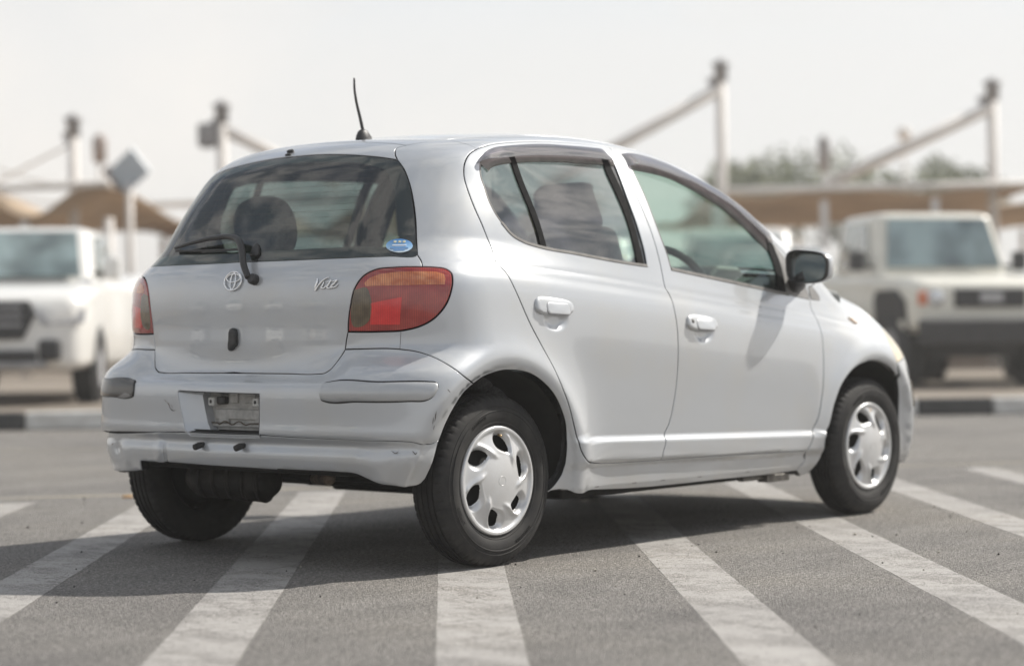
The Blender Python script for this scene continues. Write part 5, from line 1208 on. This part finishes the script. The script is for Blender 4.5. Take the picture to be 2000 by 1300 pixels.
# ------------------------------------------------------------------ wheel arch liners and underbody
for cx,R0 in ((-.01,.366),(2.36,.354)):
    for s in (-1,1):
        b=MB();n=28;ya,yb=(.80,.50)
        A=[math.radians((-4+172*i/n) if cx<1 else (14+170*i/n)) for i in range(n+1)]
        yo=[min(.80,abs(float(SIDE.proj(np.array([(cx+R0*math.cos(a)*1.02,-.8,max(.22,.286+R0*math.sin(a)*1.02))]))[0][1]))-.012) for a in A]
        ff=1.0
        v=[(cx+R0*math.cos(a),s*y_,.286+R0*math.sin(a)) for a,y_ in zip(A,yo)]+[(cx+R0*math.cos(a),s*yb,.286+R0*math.sin(a)) for a in A]+[(cx,s*yb,.30)]
        f=[(i,i+1,n+2+i,n+1+i) for i in range(n)]+[(n+1+i,n+2+i,2*n+2) for i in range(n)]
        b.add(v,f,0,True).build('wheel_arch_liner',DARK,CAR)
ub=MB();ub.box((1.45,0,.225),(1.9,1.30,.09));ub.box((1.2,0,.20),(1.5,.9,.05));ub.box((-.16,0,.36),(.50,1.0,.10));ub.box((2.55,0,.26),(.5,1.0,.12))
ub.box((.40,0,.30),(.5,1.1,.16))
UB=ub.build('underbody',DARK,CAR,bevel=.012)
b=MB();b.tube([(.02,-.62,.27),(.0,-.3,.29),(.0,.3,.29),(.02,.62,.27)],.038,12);
for s in (-1,1): b.tube([(.55,s*.50,.30),(.1,s*.56,.25),(-.02,s*.62,.28)],.030,10);b.tube([(-.06,s*.55,.26),(-.08,s*.53,.55)],.045,12)
b.build('rear_axle',DARK,CAR)
b=MB();b.tube([(-.20,.50,.27),(-.19,.46,.265),(-.12,.20,.25),(-.11,.16,.25)],[.05,.075,.075,.04],16)
for k in range(5):
    c=Vector((-.19+.016*k,.44-.058*k,.265-.003*k));b.tube([c,c+Vector((.004,-.012,0))],.079,16)
b.build('muffler',mat('sooty_muffler',(.03,.028,.026),.6,.3,fn=lambda t,b:L(t,ramp(t,noise(t,16,4),[(.3,(.012,.012,.012)),(.7,(.045,.04,.036))]),b.inputs['Base Color'])),CAR)
MB().tube([(-.12,-.05,.27),(-.22,-.22,.285),(-.34,-.34,.30),(-.36,-.36,.295)],.021,12).build('exhaust_pipe',mat('rusty_pipe',(.10,.075,.055),.7,.4,fn=lambda t,b:L(t,ramp(t,noise(t,30,5),[(.3,(.05,.035,.025)),(.7,(.20,.15,.11))]),b.inputs['Base Color'])),CAR)
b=MB();b.box((1.78,-.70,.185),(.16,.05,.03));b.box((1.66,-.69,.190),(.20,.03,.018));b.build('jacking_point',STEELR,CAR,bevel=.004)
# sill drain slots
for x in (.33,.51,.73,.90,1.13,1.45):
    z=.235;P=SIDE.proj(np.array([(x,-.79,z-.004*x)]))[0];pad('drain_slot',rrect(.026,.0028,.0012,3),.0004,SC2,CAR,frame_at(tuple(P)),.0003)
# ------------------------------------------------------------------ cabin
LIN=mat('cabin_lining',(.05,.052,.055),.9,fn=lambda t,b:L(t,ramp(t,noise(t,60,3),[(.3,(.035,.037,.04)),(.7,(.07,.072,.075))]),b.inputs['Base Color']))
HEADL=mat('headlining_pale',(.30,.30,.28),.95,fn=lambda t,b:L(t,ramp(t,noise(t,60,3),[(.3,(.26,.26,.24)),(.7,(.34,.34,.32))]),b.inputs['Base Color']))
def lining(name,outer,chart,off,m,holes=(),both=True,h=.04):
    return panel(name,outer,chart,h,m,CAR,holes=holes,off=off,gap=-.004,edge=.001,depth=.004,strip=False,both=both)
lining('door_lining',rd,XC,-.034,LIN,[rwin]);lining('door_lining',fd,XC,-.034,LIN,[fwin])
lining('headlining',full,TOP,-.030,HEADL,both=False)
def f_side(P): return P
lining('pillar_lining',quarter,SPH,-.034,LIN);lining('pillar_lining',rail,XC,-.022,LIN)
lining('tailgate_lining',dedupe(np.vstack([low,mir(low[1:-1])[::-1]])),SPH,-.030,LIN,both=False)
b=MB();b.box((1.0,0,.33),(2.2,1.30,.05));b.box((1.2,0,.40),(1.6,.22,.16));b.box((-.12,0,.50),(.55,1.0,.06));b.build('cabin_floor',LIN,CAR,bevel=.02)
for y in (.36,-.36):
    b=MB();b.box((1.28,y,.56),(.50,.50,.16));
    R=Matrix.Rotation(math.radians(-17),3,'Y')
    b.box((1.00,y,.87),(.13,.48,.60),R=R,taper=(1,.82));st=b.build('front_seat',CAB,CAR,bevel=.05,seg=4)
    b=MB();b.box((.900,y,1.235),(.10,.30,.19),R=R,taper=(1,.80));b.build('headrest',CAB,st,bevel=.04,seg=4)
b=MB();b.box((.42,0,.56),(.48,1.24,.16));b.box((.13,0,.79),(.13,1.22,.46),R=Matrix.Rotation(math.radians(-16),3,'Y'));RS=b.build('rear_seat',CAB,CAR,bevel=.05,seg=4)
for y in (.43,-.43):
    b=MB();R=Matrix.Rotation(math.radians(-12),3,'Y');n=28
    o=[];
    for i in range(n):
        a=2*math.pi*i/n;ca,sa=math.cos(a),math.sin(a);o.append((math.copysign(abs(ca)**.75,ca)*.142,math.copysign(abs(sa)**.8,sa)*.122*(1 if sa>0 else .95)))
    v=[];prof=[(-.060,.55),(-.050,.82),(-.028,.96),(0,1.0),(.028,.96),(.050,.82),(.060,.55)]
    for x,s in prof: v+=[tuple(Vector((.10,y,1.165))+R@Vector((x,a*s,c*s))) for a,c in o]
    f=[(r*n+i,r*n+(i+1)%n,(r+1)*n+(i+1)%n,(r+1)*n+i) for r in range(6) for i in range(n)]+[tuple(range(n-1,-1,-1)),tuple(6*n+i for i in range(n))]
    b.add(v,f,0,True).build('headrest',CAB,RS)
    MB().tube([(.11,y-.05,.95),(.10,y-.05,1.08)],.006,8).tube([(.11,y+.05,.95),(.10,y+.05,1.08)],.006,8).build('headrest_post',STEELR,RS)
b=MB();b.prism([(1.72,.60),(1.66,.84),(1.70,.93),(1.84,.985),(2.10,.965),(2.32,.93),(2.34,.60)],-.70,.70,'xz');D_=b.build('dashboard',DASH,CAR,bevel=.03,seg=3)
b=MB();b.prism([(1.66,.90),(1.64,.99),(1.70,1.035),(1.86,1.03),(1.92,.97)],-.50,-.20,'xz');b.build('instrument_hood',DASH,D_,bevel=.02,seg=3)
b=MB();k=[(i/32)*2*math.pi for i in range(33)];R=Matrix.Rotation(math.radians(-25),3,'Y')
b.tube([tuple(Vector((1.56,-.36,.93))+R@Vector((0,.185*math.cos(a),.185*math.sin(a)))) for a in k],.016,10,cap=False)
b.tube([tuple(Vector((1.56,-.36,.93))+R@Vector((0,-.17,0))),tuple(Vector((1.575,-.36,.92))),tuple(Vector((1.56,-.36,.93))+R@Vector((0,.17,0)))],[.014,.035,.014],8)
b.tube([(1.575,-.36,.92),(1.76,-.36,.84)],.03,10);b.build('steering_wheel',mat('wheel_grey',(.10,.10,.10),.5),CAR)
b=MB();b.box((1.38,.0,1.34),(.03,.22,.06));b.build('rear_view_mirror',BLACK,CAR,bevel=.012)
b=MB();b.box((-.12,0,.93),(.34,1.02,.02));b.build('parcel_shelf',LIN,CAR,bevel=.006)
# front number plate area and grille, out of sight from behind but part of the car
b=MB()
for k in range(4): b.box((3.065,0,.50-.028*k),(.02,.70,.008))
b.build('grille',BLACK,CAR,bevel=.002)


# ------------------------------------------------------------------ background: the lot across the lane
def solid(name,col,rough=.5,var=.12,sc=6,**k):
    return mat(name,col,rough,fn=lambda t,b:L(t,ramp(t,noise(t,sc,4,.6),[(.3,tuple(c*(1-var) for c in col)),(.7,tuple(min(1,c*(1+var)) for c in col))]),b.inputs['Base Color']),**k)
VW=solid('white_van_paint',(.74,.73,.70),.3,.04,coat=.6);VC=solid('cream_truck_paint',(.72,.70,.62),.35,.05,coat=.5);VS=solid('silver_suv_paint',(.42,.42,.42),.35,.05,coat=.5)
VG=mat('vehicle_glass',(.10,.14,.14),.06,fn=lambda t,b:L(t,ramp(t,noise(t,2.,3),[(.35,(.05,.08,.08)),(.65,(.24,.32,.32))]),b.inputs['Base Color']),spec=.9,coat=1.)  # paler blotches put the sky's reflection into the glass colour
VLG=mat('clear_lamp_glass',(.7,.72,.74),.1,.3,.8);VOR=solid('orange_lamp',(.62,.20,.10),.3,.1)
VB=solid('dark_bumper_plastic',(.028,.028,.030),.6,.3);VT=solid('background_tyre',(.025,.025,.026),.8,.2);VR=solid('background_rim',(.35,.35,.36),.4,.2)
def rsec(w,z0,z1,rt,rb,n=5):
    o=[]
    for sx,sz,a0,r in ((1,1,0,rt),(-1,1,90,rt),(-1,-1,180,rb),(1,-1,270,rb)):
        r=min(r,w*.9,(z1-z0)*.48)
        for k in range(n+1):
            a=math.radians(a0+90*k/n);o.append((sx*(w-r)+r*math.cos(a),(z1-r if sz>0 else z0+r)+r*math.sin(a)))
    return o
def rings(R,name,m,par,order=(0,1,2)):
    n=len(R[0]);v=sum(R,[]);f=[(r*n+i,r*n+(i+1)%n,(r+1)*n+(i+1)%n,(r+1)*n+i) for r in range(len(R)-1) for i in range(n)]
    f+=[tuple(range(n-1,-1,-1)),tuple((len(R)-1)*n+i for i in range(n))]
    o=MB().add(v,f,0,True).build(name,m,par);q=o.modifiers.new('e','EDGE_SPLIT');q.split_angle=math.radians(50);return o
def loft(stations,name,m,par,bev=.05):
    """stations: (x, half width, z bottom, z top); rounded sections and rounded ends"""
    S=list(stations)
    a,b=S[0],S[1];S=[(a[0]+.045,a[1]-.10,a[2]+.06,a[3]-.09),(a[0]+.028,a[1]-.04,a[2]+.02,a[3]-.035)]+S
    c=S[-1];S=S+[(c[0]-.03,c[1]-.05,c[2]+.02,c[3]-.04)]
    P=catmull(np.array(S,float),.16)
    return rings([[(x,y,z) for y,z in rsec(w,z0,z1,.13,.10)] for x,w,z0,z1 in P],name,m,par)
def cabin(cab,m,par):
    (x0,w0,z0),(x1,w1,z1),(x2,w2,z2),(x3,w3,z3)=cab;R=[]
    for k in [0,.2,.4,.6,.8,.93,1.0,1.045,1.065,1.07]:
        kk=min(k,1.0);sh=max(0,k-1.0);xa=x0+(x1-x0)*kk-(.09*(sh/.07)**2+(.03 if k>=1 else 0)*0);xb=x3+(x2-x3)*kk+.09*(sh/.07)**2
        w=(w0*(1-kk)+w1*kk)-.12*(sh/.07)**2;z=(z0-.05)+((z1+z2)/2-.05-z0+.05)*k
        cx_,hx=(xa+xb)/2,(xa-xb)/2
        R.append([(cx_+a,b,z+(z2-z1)*.5*(-a/hx)*kk*0) for a,b in [(p[0],p[1]) for p in rsec(hx,-w,w,.14,.14)]])
    return rings(R,'cabin',m,par)
def quad(name,P,m,par,th=.012):
    P=[Vector(p) for p in P];n=(P[1]-P[0]).cross(P[3]-P[0]).normalized()*th
    return MB().add([*P,*[p+n for p in P]],[(3,2,1,0),(4,5,6,7),(0,1,5,4),(1,2,6,5),(2,3,7,6),(3,0,4,7)]).build(name,m,par)
def vehicle(name,label,cat,loc,rz,paint,kind,group=None,sc=1.):
    """front axle at local x=0, nose towards +x"""
    t=thing(name,label,cat,(loc[0],loc[1],.128),math.radians(rz),group);t.scale=(sc,sc,sc)
    if kind=='pickup':   # modern double cab
        w=.92;st=[(.92,.70,.38,.95),(.84,.86,.34,1.02),(.55,w,.34,1.10),(-.35,w,.34,1.17),(-.95,w,.34,1.20),(-2.7,w,.34,1.22),(-4.1,w,.40,1.25)]
        cab=((-.45,.80,1.17),(-1.15,.66,1.76),(-2.35,.66,1.80),(-2.75,.78,1.22));grz=(.66,.98,.44);bmz=(.34,.55)
    elif kind=='truck':  # boxy off-road single cab
        w=.84;st=[(.60,.80,.62,1.12),(.50,.84,.60,1.16),(-.1,.84,.58,1.21),(-.55,.84,.55,1.24),(-1.6,.84,.50,1.26),(-3.9,.84,.60,1.26)]
        cab=((-.55,.80,1.24),(-.82,.70,1.93),(-2.0,.70,1.97),(-2.12,.80,1.26));grz=(.86,1.06,.40);bmz=(.46,.74)
    elif kind=='suv':
        w=.90;st=[(.85,.72,.38,.86),(.75,.88,.34,.98),(-.5,.90,.34,1.10),(-3.4,.90,.36,1.12),(-3.6,.85,.45,1.08)]
        cab=((-.45,.80,1.10),(-1.25,.66,1.72),(-3.1,.66,1.72),(-3.5,.80,1.10));grz=(.60,.82,.40);bmz=(.34,.54)
    else:                # high-roofed van
        w=.94;st=[(.70,.84,.40,1.05),(.62,.92,.36,1.15),(.1,.94,.36,1.25),(-4.0,.94,.36,1.25)]
        cab=((.15,.90,1.22),(-.75,.80,2.15),(-3.9,.80,2.25),(-4.0,.92,1.22));grz=(.70,.85,.45);bmz=(.36,.58)
    loft(st,'body',paint,t,.07)
    (x0,w0,z0),(x1,w1,z1),(x2,w2,z2),(x3,w3,z3)=cab
    cabin(cab,paint,t)
    A=lambda a,b,k:tuple(a[i]*(1-k)+b[i]*k for i in range(3))
    B0,B1=(x0,-w0,z0),(x0,w0,z0);T0,T1=(x1,-w1,z1),(x1,w1,z1)
    def bil(u,v,o=(.012,0,.012)):
        q=A(A(B0,B1,u),A(T0,T1,u),v);return (q[0]+o[0],q[1]+o[1],q[2]+o[2])
    quad('windscreen',[bil(.07,.10),bil(.93,.10),bil(.91,.90),bil(.09,.90)],VG,t)
    for s in (-1,1):
        def sl(u,v):
            a=A((x0,s*w0,z0),(x3,s*w3,z3),u);c=A((x1,s*w1,z1),(x2,s*w2,z2),u);q=A(a,c,v);return (q[0],q[1]+s*.008,q[2])
        for u0,u1 in (((.16,.47),(.52,.86)) if kind!='truck' else ((.14,.80),)):
            P=[sl(u0,.10),sl(u1,.10),sl(u1-.01,.86),sl(u0+.06,.86)]
            quad('side_window',P if s>0 else P[::-1],VG,t,.006)
        xm=x0-.18;MB().box((xm,s*(w0+.17),z0+.16),(.10,.17,.22)).build('door_mirror',VB if kind in('truck','van') else paint,t,bevel=.03)
        MB().box((xm,s*(w0+.05),z0+.10),(.05,.14,.04)).build('mirror_arm',VB,t)
        xf=st[0][0]+.055;wf=st[0][1];zf=st[0][3]
        if kind=='truck':
            MB().lathe([(0,.0),(.0,.085),(-.05,.095)],20,axis='x',c=(xf+.02,s*.60,.96)).build('headlight',VLG,t)
            MB().box((xf-.01,s*.755,.96),(.04,.10,.14)).build('indicator',VOR,t,bevel=.01)
            MB().add([(.46+.02,s*.845,.62),(-.50,s*.845,.62),(-.42,s*.90,.95),(-.25,s*.93,1.06),(.22,s*.93,1.06),(.42,s*.90,.95),(.46+.02,s*.80,.62),(-.50,s*.80,.62),(-.42,s*.80,.95),(-.25,s*.80,1.06),(.22,s*.80,1.06),(.42,s*.80,.95)],[(0,1,2,3,4,5),(11,10,9,8,7,6),(0,5,11,6),(5,4,10,11),(4,3,9,10),(3,2,8,9),(2,1,7,8)]).build('wheel_flare',VB,t)
        else:
            MB().add([(xf-.02,s*(wf-.14),zf-.20),(xf-.16,s*(w-.02),zf-.18),(xf-.22,s*(w-.01),zf-.04),(xf-.03,s*(wf-.22),zf-.07),(xf+.02,s*(wf-.14),zf-.20),(xf-.13,s*(w+.01),zf-.18),(xf-.20,s*(w+.012),zf-.04),(xf+.01,s*(wf-.22),zf-.07)],[(3,2,1,0),(4,5,6,7),(0,1,5,4),(1,2,6,5),(2,3,7,6),(3,0,4,7)]).build('headlight',VLG if kind!='pickup' else VR,t,bevel=.01)
            MB().box((xf-.05,s*(wf-.08),.52),(.20,.20,.20)).build('fog_pocket',VB,t,bevel=.04)
            MB().lathe([(.03,.0),(.03,.06),(-.02,.07)],14,axis='x',c=(xf-.10,s*(wf-.04),.52)).build('fog_lamp',VB,t)
    g0,g1,gw=grz
    fx=st[0][0]+.055
    if kind=='pickup':
        MB().prism([(-gw,g1),(gw,g1),(gw+.06,(g0+g1)/2+.05),(gw-.06,g0-.04),(-gw+.06,g0-.04),(-gw-.06,(g0+g1)/2+.05)],fx-.06,fx+.035,'yz').build('grille',VB,t,bevel=.02)
        for zz in (.30,.55,.80): MB().box((fx+.04,0,g0+(g1-g0)*zz),(.012,gw*1.7,.025)).build('grille_bar',VR,t)
        MB().box((fx+.045,0,g0+(g1-g0)*.62),(.02,.17,.11)).build('grille_badge',VLG,t,bevel=.01)
    else: MB().box((fx+.0,0,(g0+g1)/2),(.07,gw*2,g1-g0)).build('grille',VB,t,bevel=.02)
    if kind=='truck': MB().box((fx+.045,0,(g0+g1)/2),(.02,.26,.10)).build('grille_badge',VR,t,bevel=.01)
    MB().box((st[0][0]+.16,0,sum(bmz)/2),(.16,1.66,bmz[1]-bmz[0])).build('front_bumper',VB,t,bevel=.04) if kind=='truck' else None
    if kind!='truck': MB().box((fx+.01,0,.47),(.10,1.0,.10)).build('lower_intake',VB,t,bevel=.03);MB().box((fx+.0,0,.385),(.12,1.2,.05)).build('skid_plate',VR,t,bevel=.02)
    if kind=='truck': MB().box((-1.6,0,.42),(3.6,1.1,.18)).build('chassis',VB,t)
    wb={'pickup':-3.08,'truck':-2.9,'suv':-2.65,'van':-2.6}[kind];R={'pickup':.375,'truck':.40,'suv':.36,'van':.34}[kind]
    for x in (0,wb):
        for s in (-1,1):
            o=MB().lathe([(s*-.11,R*.6),(s*-.12,R-.03),(s*-.09,R),(s*.09,R),(s*.12,R-.03),(s*.125,R*.62)],32).build('wheel',VT,t);o.location=(x,s*(w-.085),R);MB().lathe([(0,R+.075),(s*.003,R+.07),(s*.003,0)],32,c=(x,s*(w+.001),R+.01)).build('wheel_well',VB,t)
            MB().lathe([(s*.115,R*.63),(s*.09,R*.5),(s*.12,R*.2),(s*.12,0)],24).build('rim',VR,o)
    return t
vehicle('parked_pickup','white double-cab pickup facing the lane behind the left end of the kerb','pickup truck',(6.93,11.51),223,VW,'pickup')
vehicle('parked_truck','cream square-fronted off-road pickup with a black bumper and orange corner lamps','pickup truck',(15.16,5.50),231,VC,'truck')
vehicle('parked_truck','pale cream off-road pickup cut by the right edge, beside the black-bumpered one','pickup truck',(17.40,4.10),226,VC,'truck')
vehicle('parked_suv','silver estate car seen between the front wing and the cream pickup','car',(16.47,8.75),214,VS,'suv')
vehicle('parked_van','white high-roofed van behind the windscreen pillar of the silver car','van',(20.73,12.23),214,VW,'van')
vehicle('parked_van','white high-roofed van seen through the side windows of the silver car','van',(20.75,15.31),219,VW,'van')
vehicle('parked_suv','white estate car seen low through the rear screen of the silver car','car',(11.80,11.95),226,VW,'suv')
for k,(x_,y_,pt,kd_,lb) in enumerate(((-16,17,VW,'van','white van beyond the left edge, reflected in the silver tailgate, nearest of its row'),(-19.2,13.6,VW,'suv','white estate car beyond the left edge, reflected in the silver tailgate between van and truck'),(-22.5,10.2,VC,'truck','cream truck beyond the left edge, reflected low in the silver tailgate'),(-12.5,20.2,VS,'suv','silver estate car beyond the left edge, farthest along the reflected row'))):
    v_=vehicle({'van':'parked_van','suv':'parked_suv','truck':'parked_truck'}[kd_],lb,{'van':'van','suv':'car','truck':'pickup truck'}[kd_],(x_,y_),-40,pt,kd_);v_.location.z=.0
# shade canopies: masts with a tie beam to the fabric
def f_cloth(t,b):
    c=ramp(t,noise(t,.9,5,.6),[(.3,(.48,.36,.24)),(.7,(.68,.55,.41))]);L(t,c,b.inputs['Base Color']);tr=N(t,'ShaderNodeBsdfTranslucent');L(t,c,tr.inputs[0]);mx=N(t,'ShaderNodeMixShader');mx.inputs[0].default_value=.38
    o=t.nodes['Material Output'];L(t,b.outputs[0],mx.inputs[1]);L(t,tr.outputs[0],mx.inputs[2]);L(t,mx.outputs[0],o.inputs[0])
TAN=mat('tan_shade_cloth',(.5,.4,.28),.9,fn=f_cloth)
PALE=solid('pale_canopy_steel',(.66,.62,.58),.6,.08,3);CAP=solid('dark_mast_head',(.26,.25,.25),.6,.2)
HD=(0.7634,0.6459,0);HR=(0.6459,-0.7634,0)
def canopy(label,a,b,depth,z,seed,amp=.18,m=TAN):
    """cloth roof from ground point a to b along the lane, reaching away by depth"""
    a=Vector((*a,0));b=Vector((*b,0));t=thing('shade_canopy',label,'canopy',tuple((a+b)/2),0,'tan cloth canopies over the far parking rows')
    o=(a+b)/2;rr=random.Random(seed);away=Vector((HD[0],HD[1],0));nx,ny=28,12;v=[]
    ph=rr.uniform(0,6)
    for j in range(ny+1):
        for i in range(nx+1):
            u=i/nx;w=j/ny;P=a.lerp(b,u)+away*depth*w
            zz=z+amp*math.cos(u*math.pi*4+ph)*(.6+.4*math.cos(w*5))+.10*math.sin(w*7+ph)+.25*w
            v.append((P.x-o.x,P.y-o.y,zz))
    n=nx+1;f=[(j*n+i,j*n+i+1,(j+1)*n+i+1,(j+1)*n+i) for j in range(ny) for i in range(nx)]
    c=MB().add(v,f,0,True).build('fabric',m,t);q=c.modifiers.new('s','SOLIDIFY');q.thickness=.03
    for u in (.0,.333,.667,1.):
        P=a.lerp(b,u)
        MB().tube([(P.x-o.x,P.y-o.y,0),(P.x-o.x,P.y-o.y,z-amp)],.07,8).build('post',PALE,t)
        Q=P+away*depth;MB().tube([(Q.x-o.x,Q.y-o.y,0),(Q.x-o.x,Q.y-o.y,z+.1)],.07,8).build('post',PALE,t)
    E=[(P_.x-o.x,P_.y-o.y,z+amp+.06) for P_ in (a,b)];MB().tube(E,.06,8).build('edge_beam',PALE,t)
    return t
canopy('tan cloth canopy behind the white pickup at the far left',(13.92,24.92),(15.25,20.26),13,2.85,1,.24)
canopy('tan cloth canopy just left of the silver car, lower and further back',(20.35,26.62),(22.04,21.52),12,2.95,2,.28)
canopy('tan cloth canopy hidden mostly by the silver car and seen through its glass',(16.33,17.43),(19.43,13.77),12,2.5,3,.25)
canopy('brown cloth canopy behind the cream pickup at the right',(23.01,14.18),(25.64,9.53),16,2.95,4,.07)
canopy('brown cloth canopy running out of the right edge of the picture',(25.66,9.50),(29.09,5.45),16,3.0,5,.08)
def mast(label,base,h,arm,drop,r=.085,lamp=False,rb=.10):
    t=thing('cantilever_mast',label,'mast',(base[0],base[1],.12),0,'tall canopy masts with sloping tie beams')
    MB().tube([(0,0,0),(0,0,h)],r,12).build('post',PALE,t)
    MB().lathe([(-.22,0),(-.22,r*1.25),(.02,r*1.35),(.04,r*1.75),(.09,r*1.75),(.12,r*1.1),(.17,r*.5),(.17,0)],16,axis='z',c=(0,0,h+.02)).build('head',CAP,t)
    for q_ in (-1,1): MB().add([(q_*.02,-.0,h-.45),(q_*.02,.26,h-.20),(q_*.02,.26,h-.12),(q_*.02,0,h-.06)],[(0,1,2,3)]).build('gusset',CAP,t)
    v=Vector((arm[0]-base[0],arm[1]-base[1],0));MB().tube([(0,0,h-.30),(v.x,v.y,h-.30-drop)],rb,8).build('tie_beam',PALE,t)
    if lamp: MB().box((HR[0]*-.24,HR[1]*-.24,h-.40),(.30,.34,.40),rz=math.atan2(HR[1],HR[0])).build('floodlight',CAP,t,bevel=.06)
    return t
mast('shortest pale mast with a dark head, rising left of the tilted panel',(16.15,22.29),4.15,(15.86,25.73),1.0,rb=.025)
mast('pale mast with a floodlight whose beam slopes down behind the silver roof',(17.74,20.41),4.35,(20.38,20.39),.75,lamp=True)
mast('tallest pale mast, its beam sloping left down to the silver car roof',(23.08,14.10),4.95,(21.15,16.38),1.62)
mast('pale mast at the right edge with a beam sloping down to the left',(25.98,10.67),4.60,(24.22,12.76),1.25)
# tilted panel on a pole at the left
t=thing('tilted_panel','pale blue tilted panel with a brown back on a pole, behind the white pickup','solar panel',(*(16.10,20.80),.12))
MB().tube([(0,0,0),(0,0,3.1)],.06,8).build('pole',PALE,t)
R=Matrix((HR,(0,0,1),HD)).transposed() if False else Matrix(((HR[0],0,HD[0]),(HR[1],0,HD[1]),(0,1,0)))
R2=R@Matrix.Rotation(math.radians(38),3,'Z')@Matrix.Rotation(math.radians(25),3,'Y')
MB().box((0,0,3.3),(.62,.48,.05),R=R2).build('panel_face',solid('panel_blue',(.40,.46,.52),.3,.1),t,bevel=.01)
MB().box(Vector((0,0,3.32))+R2@Vector((-.34,.05,.05)),(.16,.46,.16),R=R2).build('panel_bracket',solid('bracket_brown',(.20,.14,.12),.7),t,bevel=.03)
t=thing('lamp_post','small brown lamp on a thin pole, above the tilted panel','street lamp',(*(20.24,26.75),.12))
MB().tube([(0,0,0),(0,0,4.05)],.035,8).build('pole',PALE,t);MB().lathe([(-.30,.02),(-.25,.13),(.15,.15),(.28,.06),(.30,0)],14,axis='z',c=(0,0,4.3)).build('lamp_head',solid('lamp_brown',(.30,.24,.21),.7),t)
t=thing('lamp_post','dark lamp on a pole above the trees, between the two right masts','street lamp',(*(29.35,15.98),.12))
MB().tube([(0,0,0),(0,0,3.6)],.05,8).build('pole',CAP,t);MB().lathe([(-.38,.05),(-.30,.12),(.22,.13),(.36,.07),(.38,0)],14,axis='z',c=(0,0,4.05)).build('lamp_head',CAP,t)
t=thing('lamp_post','faint pale round lamp just left of the right-hand mast','street lamp',(*(35.68,17.78),.12))
MB().tube([(0,0,0),(0,0,4.6)],.03,8).build('pole',PALE,t);MB().lathe([(-.17,0),(-.13,.12),(0,.17),(.13,.12),(.17,0)],14,axis='z',c=(0,0,5.0)).build('lamp_head',PALE,t)
# slack cables at the far left
for k,(A_,B_) in enumerate((((15.04,23.61,3.81),(16.16,22.28,3.27)),((15.03,23.61,3.37),(16.18,22.25,2.97)))):
    A_=Vector(A_);B_=Vector(B_);P=[A_.lerp(B_,i/12)+Vector((0,0,-.12*math.sin(math.pi*i/12))) for i in range(13)]
    o=MB().tube(P,.020,6).build('overhead_cable',PALE);o['category']='cable';o['label']=['upper slack cable running to the leftmost mast','lower slack cable running to the leftmost mast'][k]
# trees behind the right-hand canopies
LEAF=mat('tree_leaves',(.07,.10,.035),.7,fn=lambda t,b:L(t,ramp(t,noise(t,.8,5,.6),[(.3,(.12,.145,.075)),(.7,(.25,.27,.16))]),b.inputs['Base Color']))
BARK=solid('tree_bark',(.12,.09,.065),.9,.3,8)
def tree(label,base,h,w,seed,nleaf=2600):
    t=thing('leafy_tree',label,'tree',(base[0],base[1],.1),0,'trees behind the brown canopies');rr=random.Random(seed)
    b=MB();b.tube([(0,0,0),(.1,.05,h*.35),(.0,.1,h*.6)],[.22,.16,.09],8);cl=[]
    for k in range(9):
        a=rr.uniform(0,6.28);rad=rr.uniform(.2,.75)*w/2;zz=h*rr.uniform(.58,.92);c=Vector((rad*math.cos(a),rad*math.sin(a),zz));cl.append((c,rr.uniform(.16,.30)*w));b.tube([(0,.05,h*.45),(c.x*.5,c.y*.5,h*.6),tuple(c)],[.08,.05,.02],6)
    b.build('trunk',BARK,t);v=[];f=[]
    for i in range(nleaf):
        c,s=rr.choice(cl);d=Vector((rr.gauss(0,1),rr.gauss(0,1),rr.gauss(0,.75)));d=d.normalized()*s*rr.uniform(.45,1.1)**.7;P=c+d
        q=Vector((rr.gauss(0,1),rr.gauss(0,1),rr.gauss(0,1))).normalized();e=q.orthogonal().normalized();g_=q.cross(e);l=rr.uniform(.08,.17);k=len(v)
        v+=[P+e*l,P+g_*l*.5,P-e*l,P-g_*l*.5];f.append((k,k+1,k+2,k+3))
    MB().add(v,f).build('crown',LEAF,t,recalc=False)
tree('low round tree left of the dark lamp above the brown canopy',(45.55,27.80),5.7,4.6,1)
tree('wide tree right of the dark lamp above the brown canopy',(47.34,25.68),5.7,5.2,2)
tree('small tree beside the right-hand mast above the canopy',(50.83,24.65),5.7,3.0,3)
tree('low tree close behind the tallest mast',(49.93,31.91),5.8,3.0,4)
# thin haze volume added over the whole lot to pale the background
hm_=bpy.data.materials.new('haze_air');hm_.use_nodes=True;t_=hm_.node_tree;t_.nodes.clear();o_=N(t_,'ShaderNodeOutputMaterial');p_=N(t_,'ShaderNodeVolumePrincipled')
p_.inputs['Color'].default_value=(.95,.94,.92,1);p_.inputs['Density'].default_value=.0026;p_.inputs['Anisotropy'].default_value=.3;L(t_,p_.outputs[0],o_.inputs['Volume'])
MB().box((60,60,5),(1500,1500,12)).build('haze',hm_,None,kind='stuff')
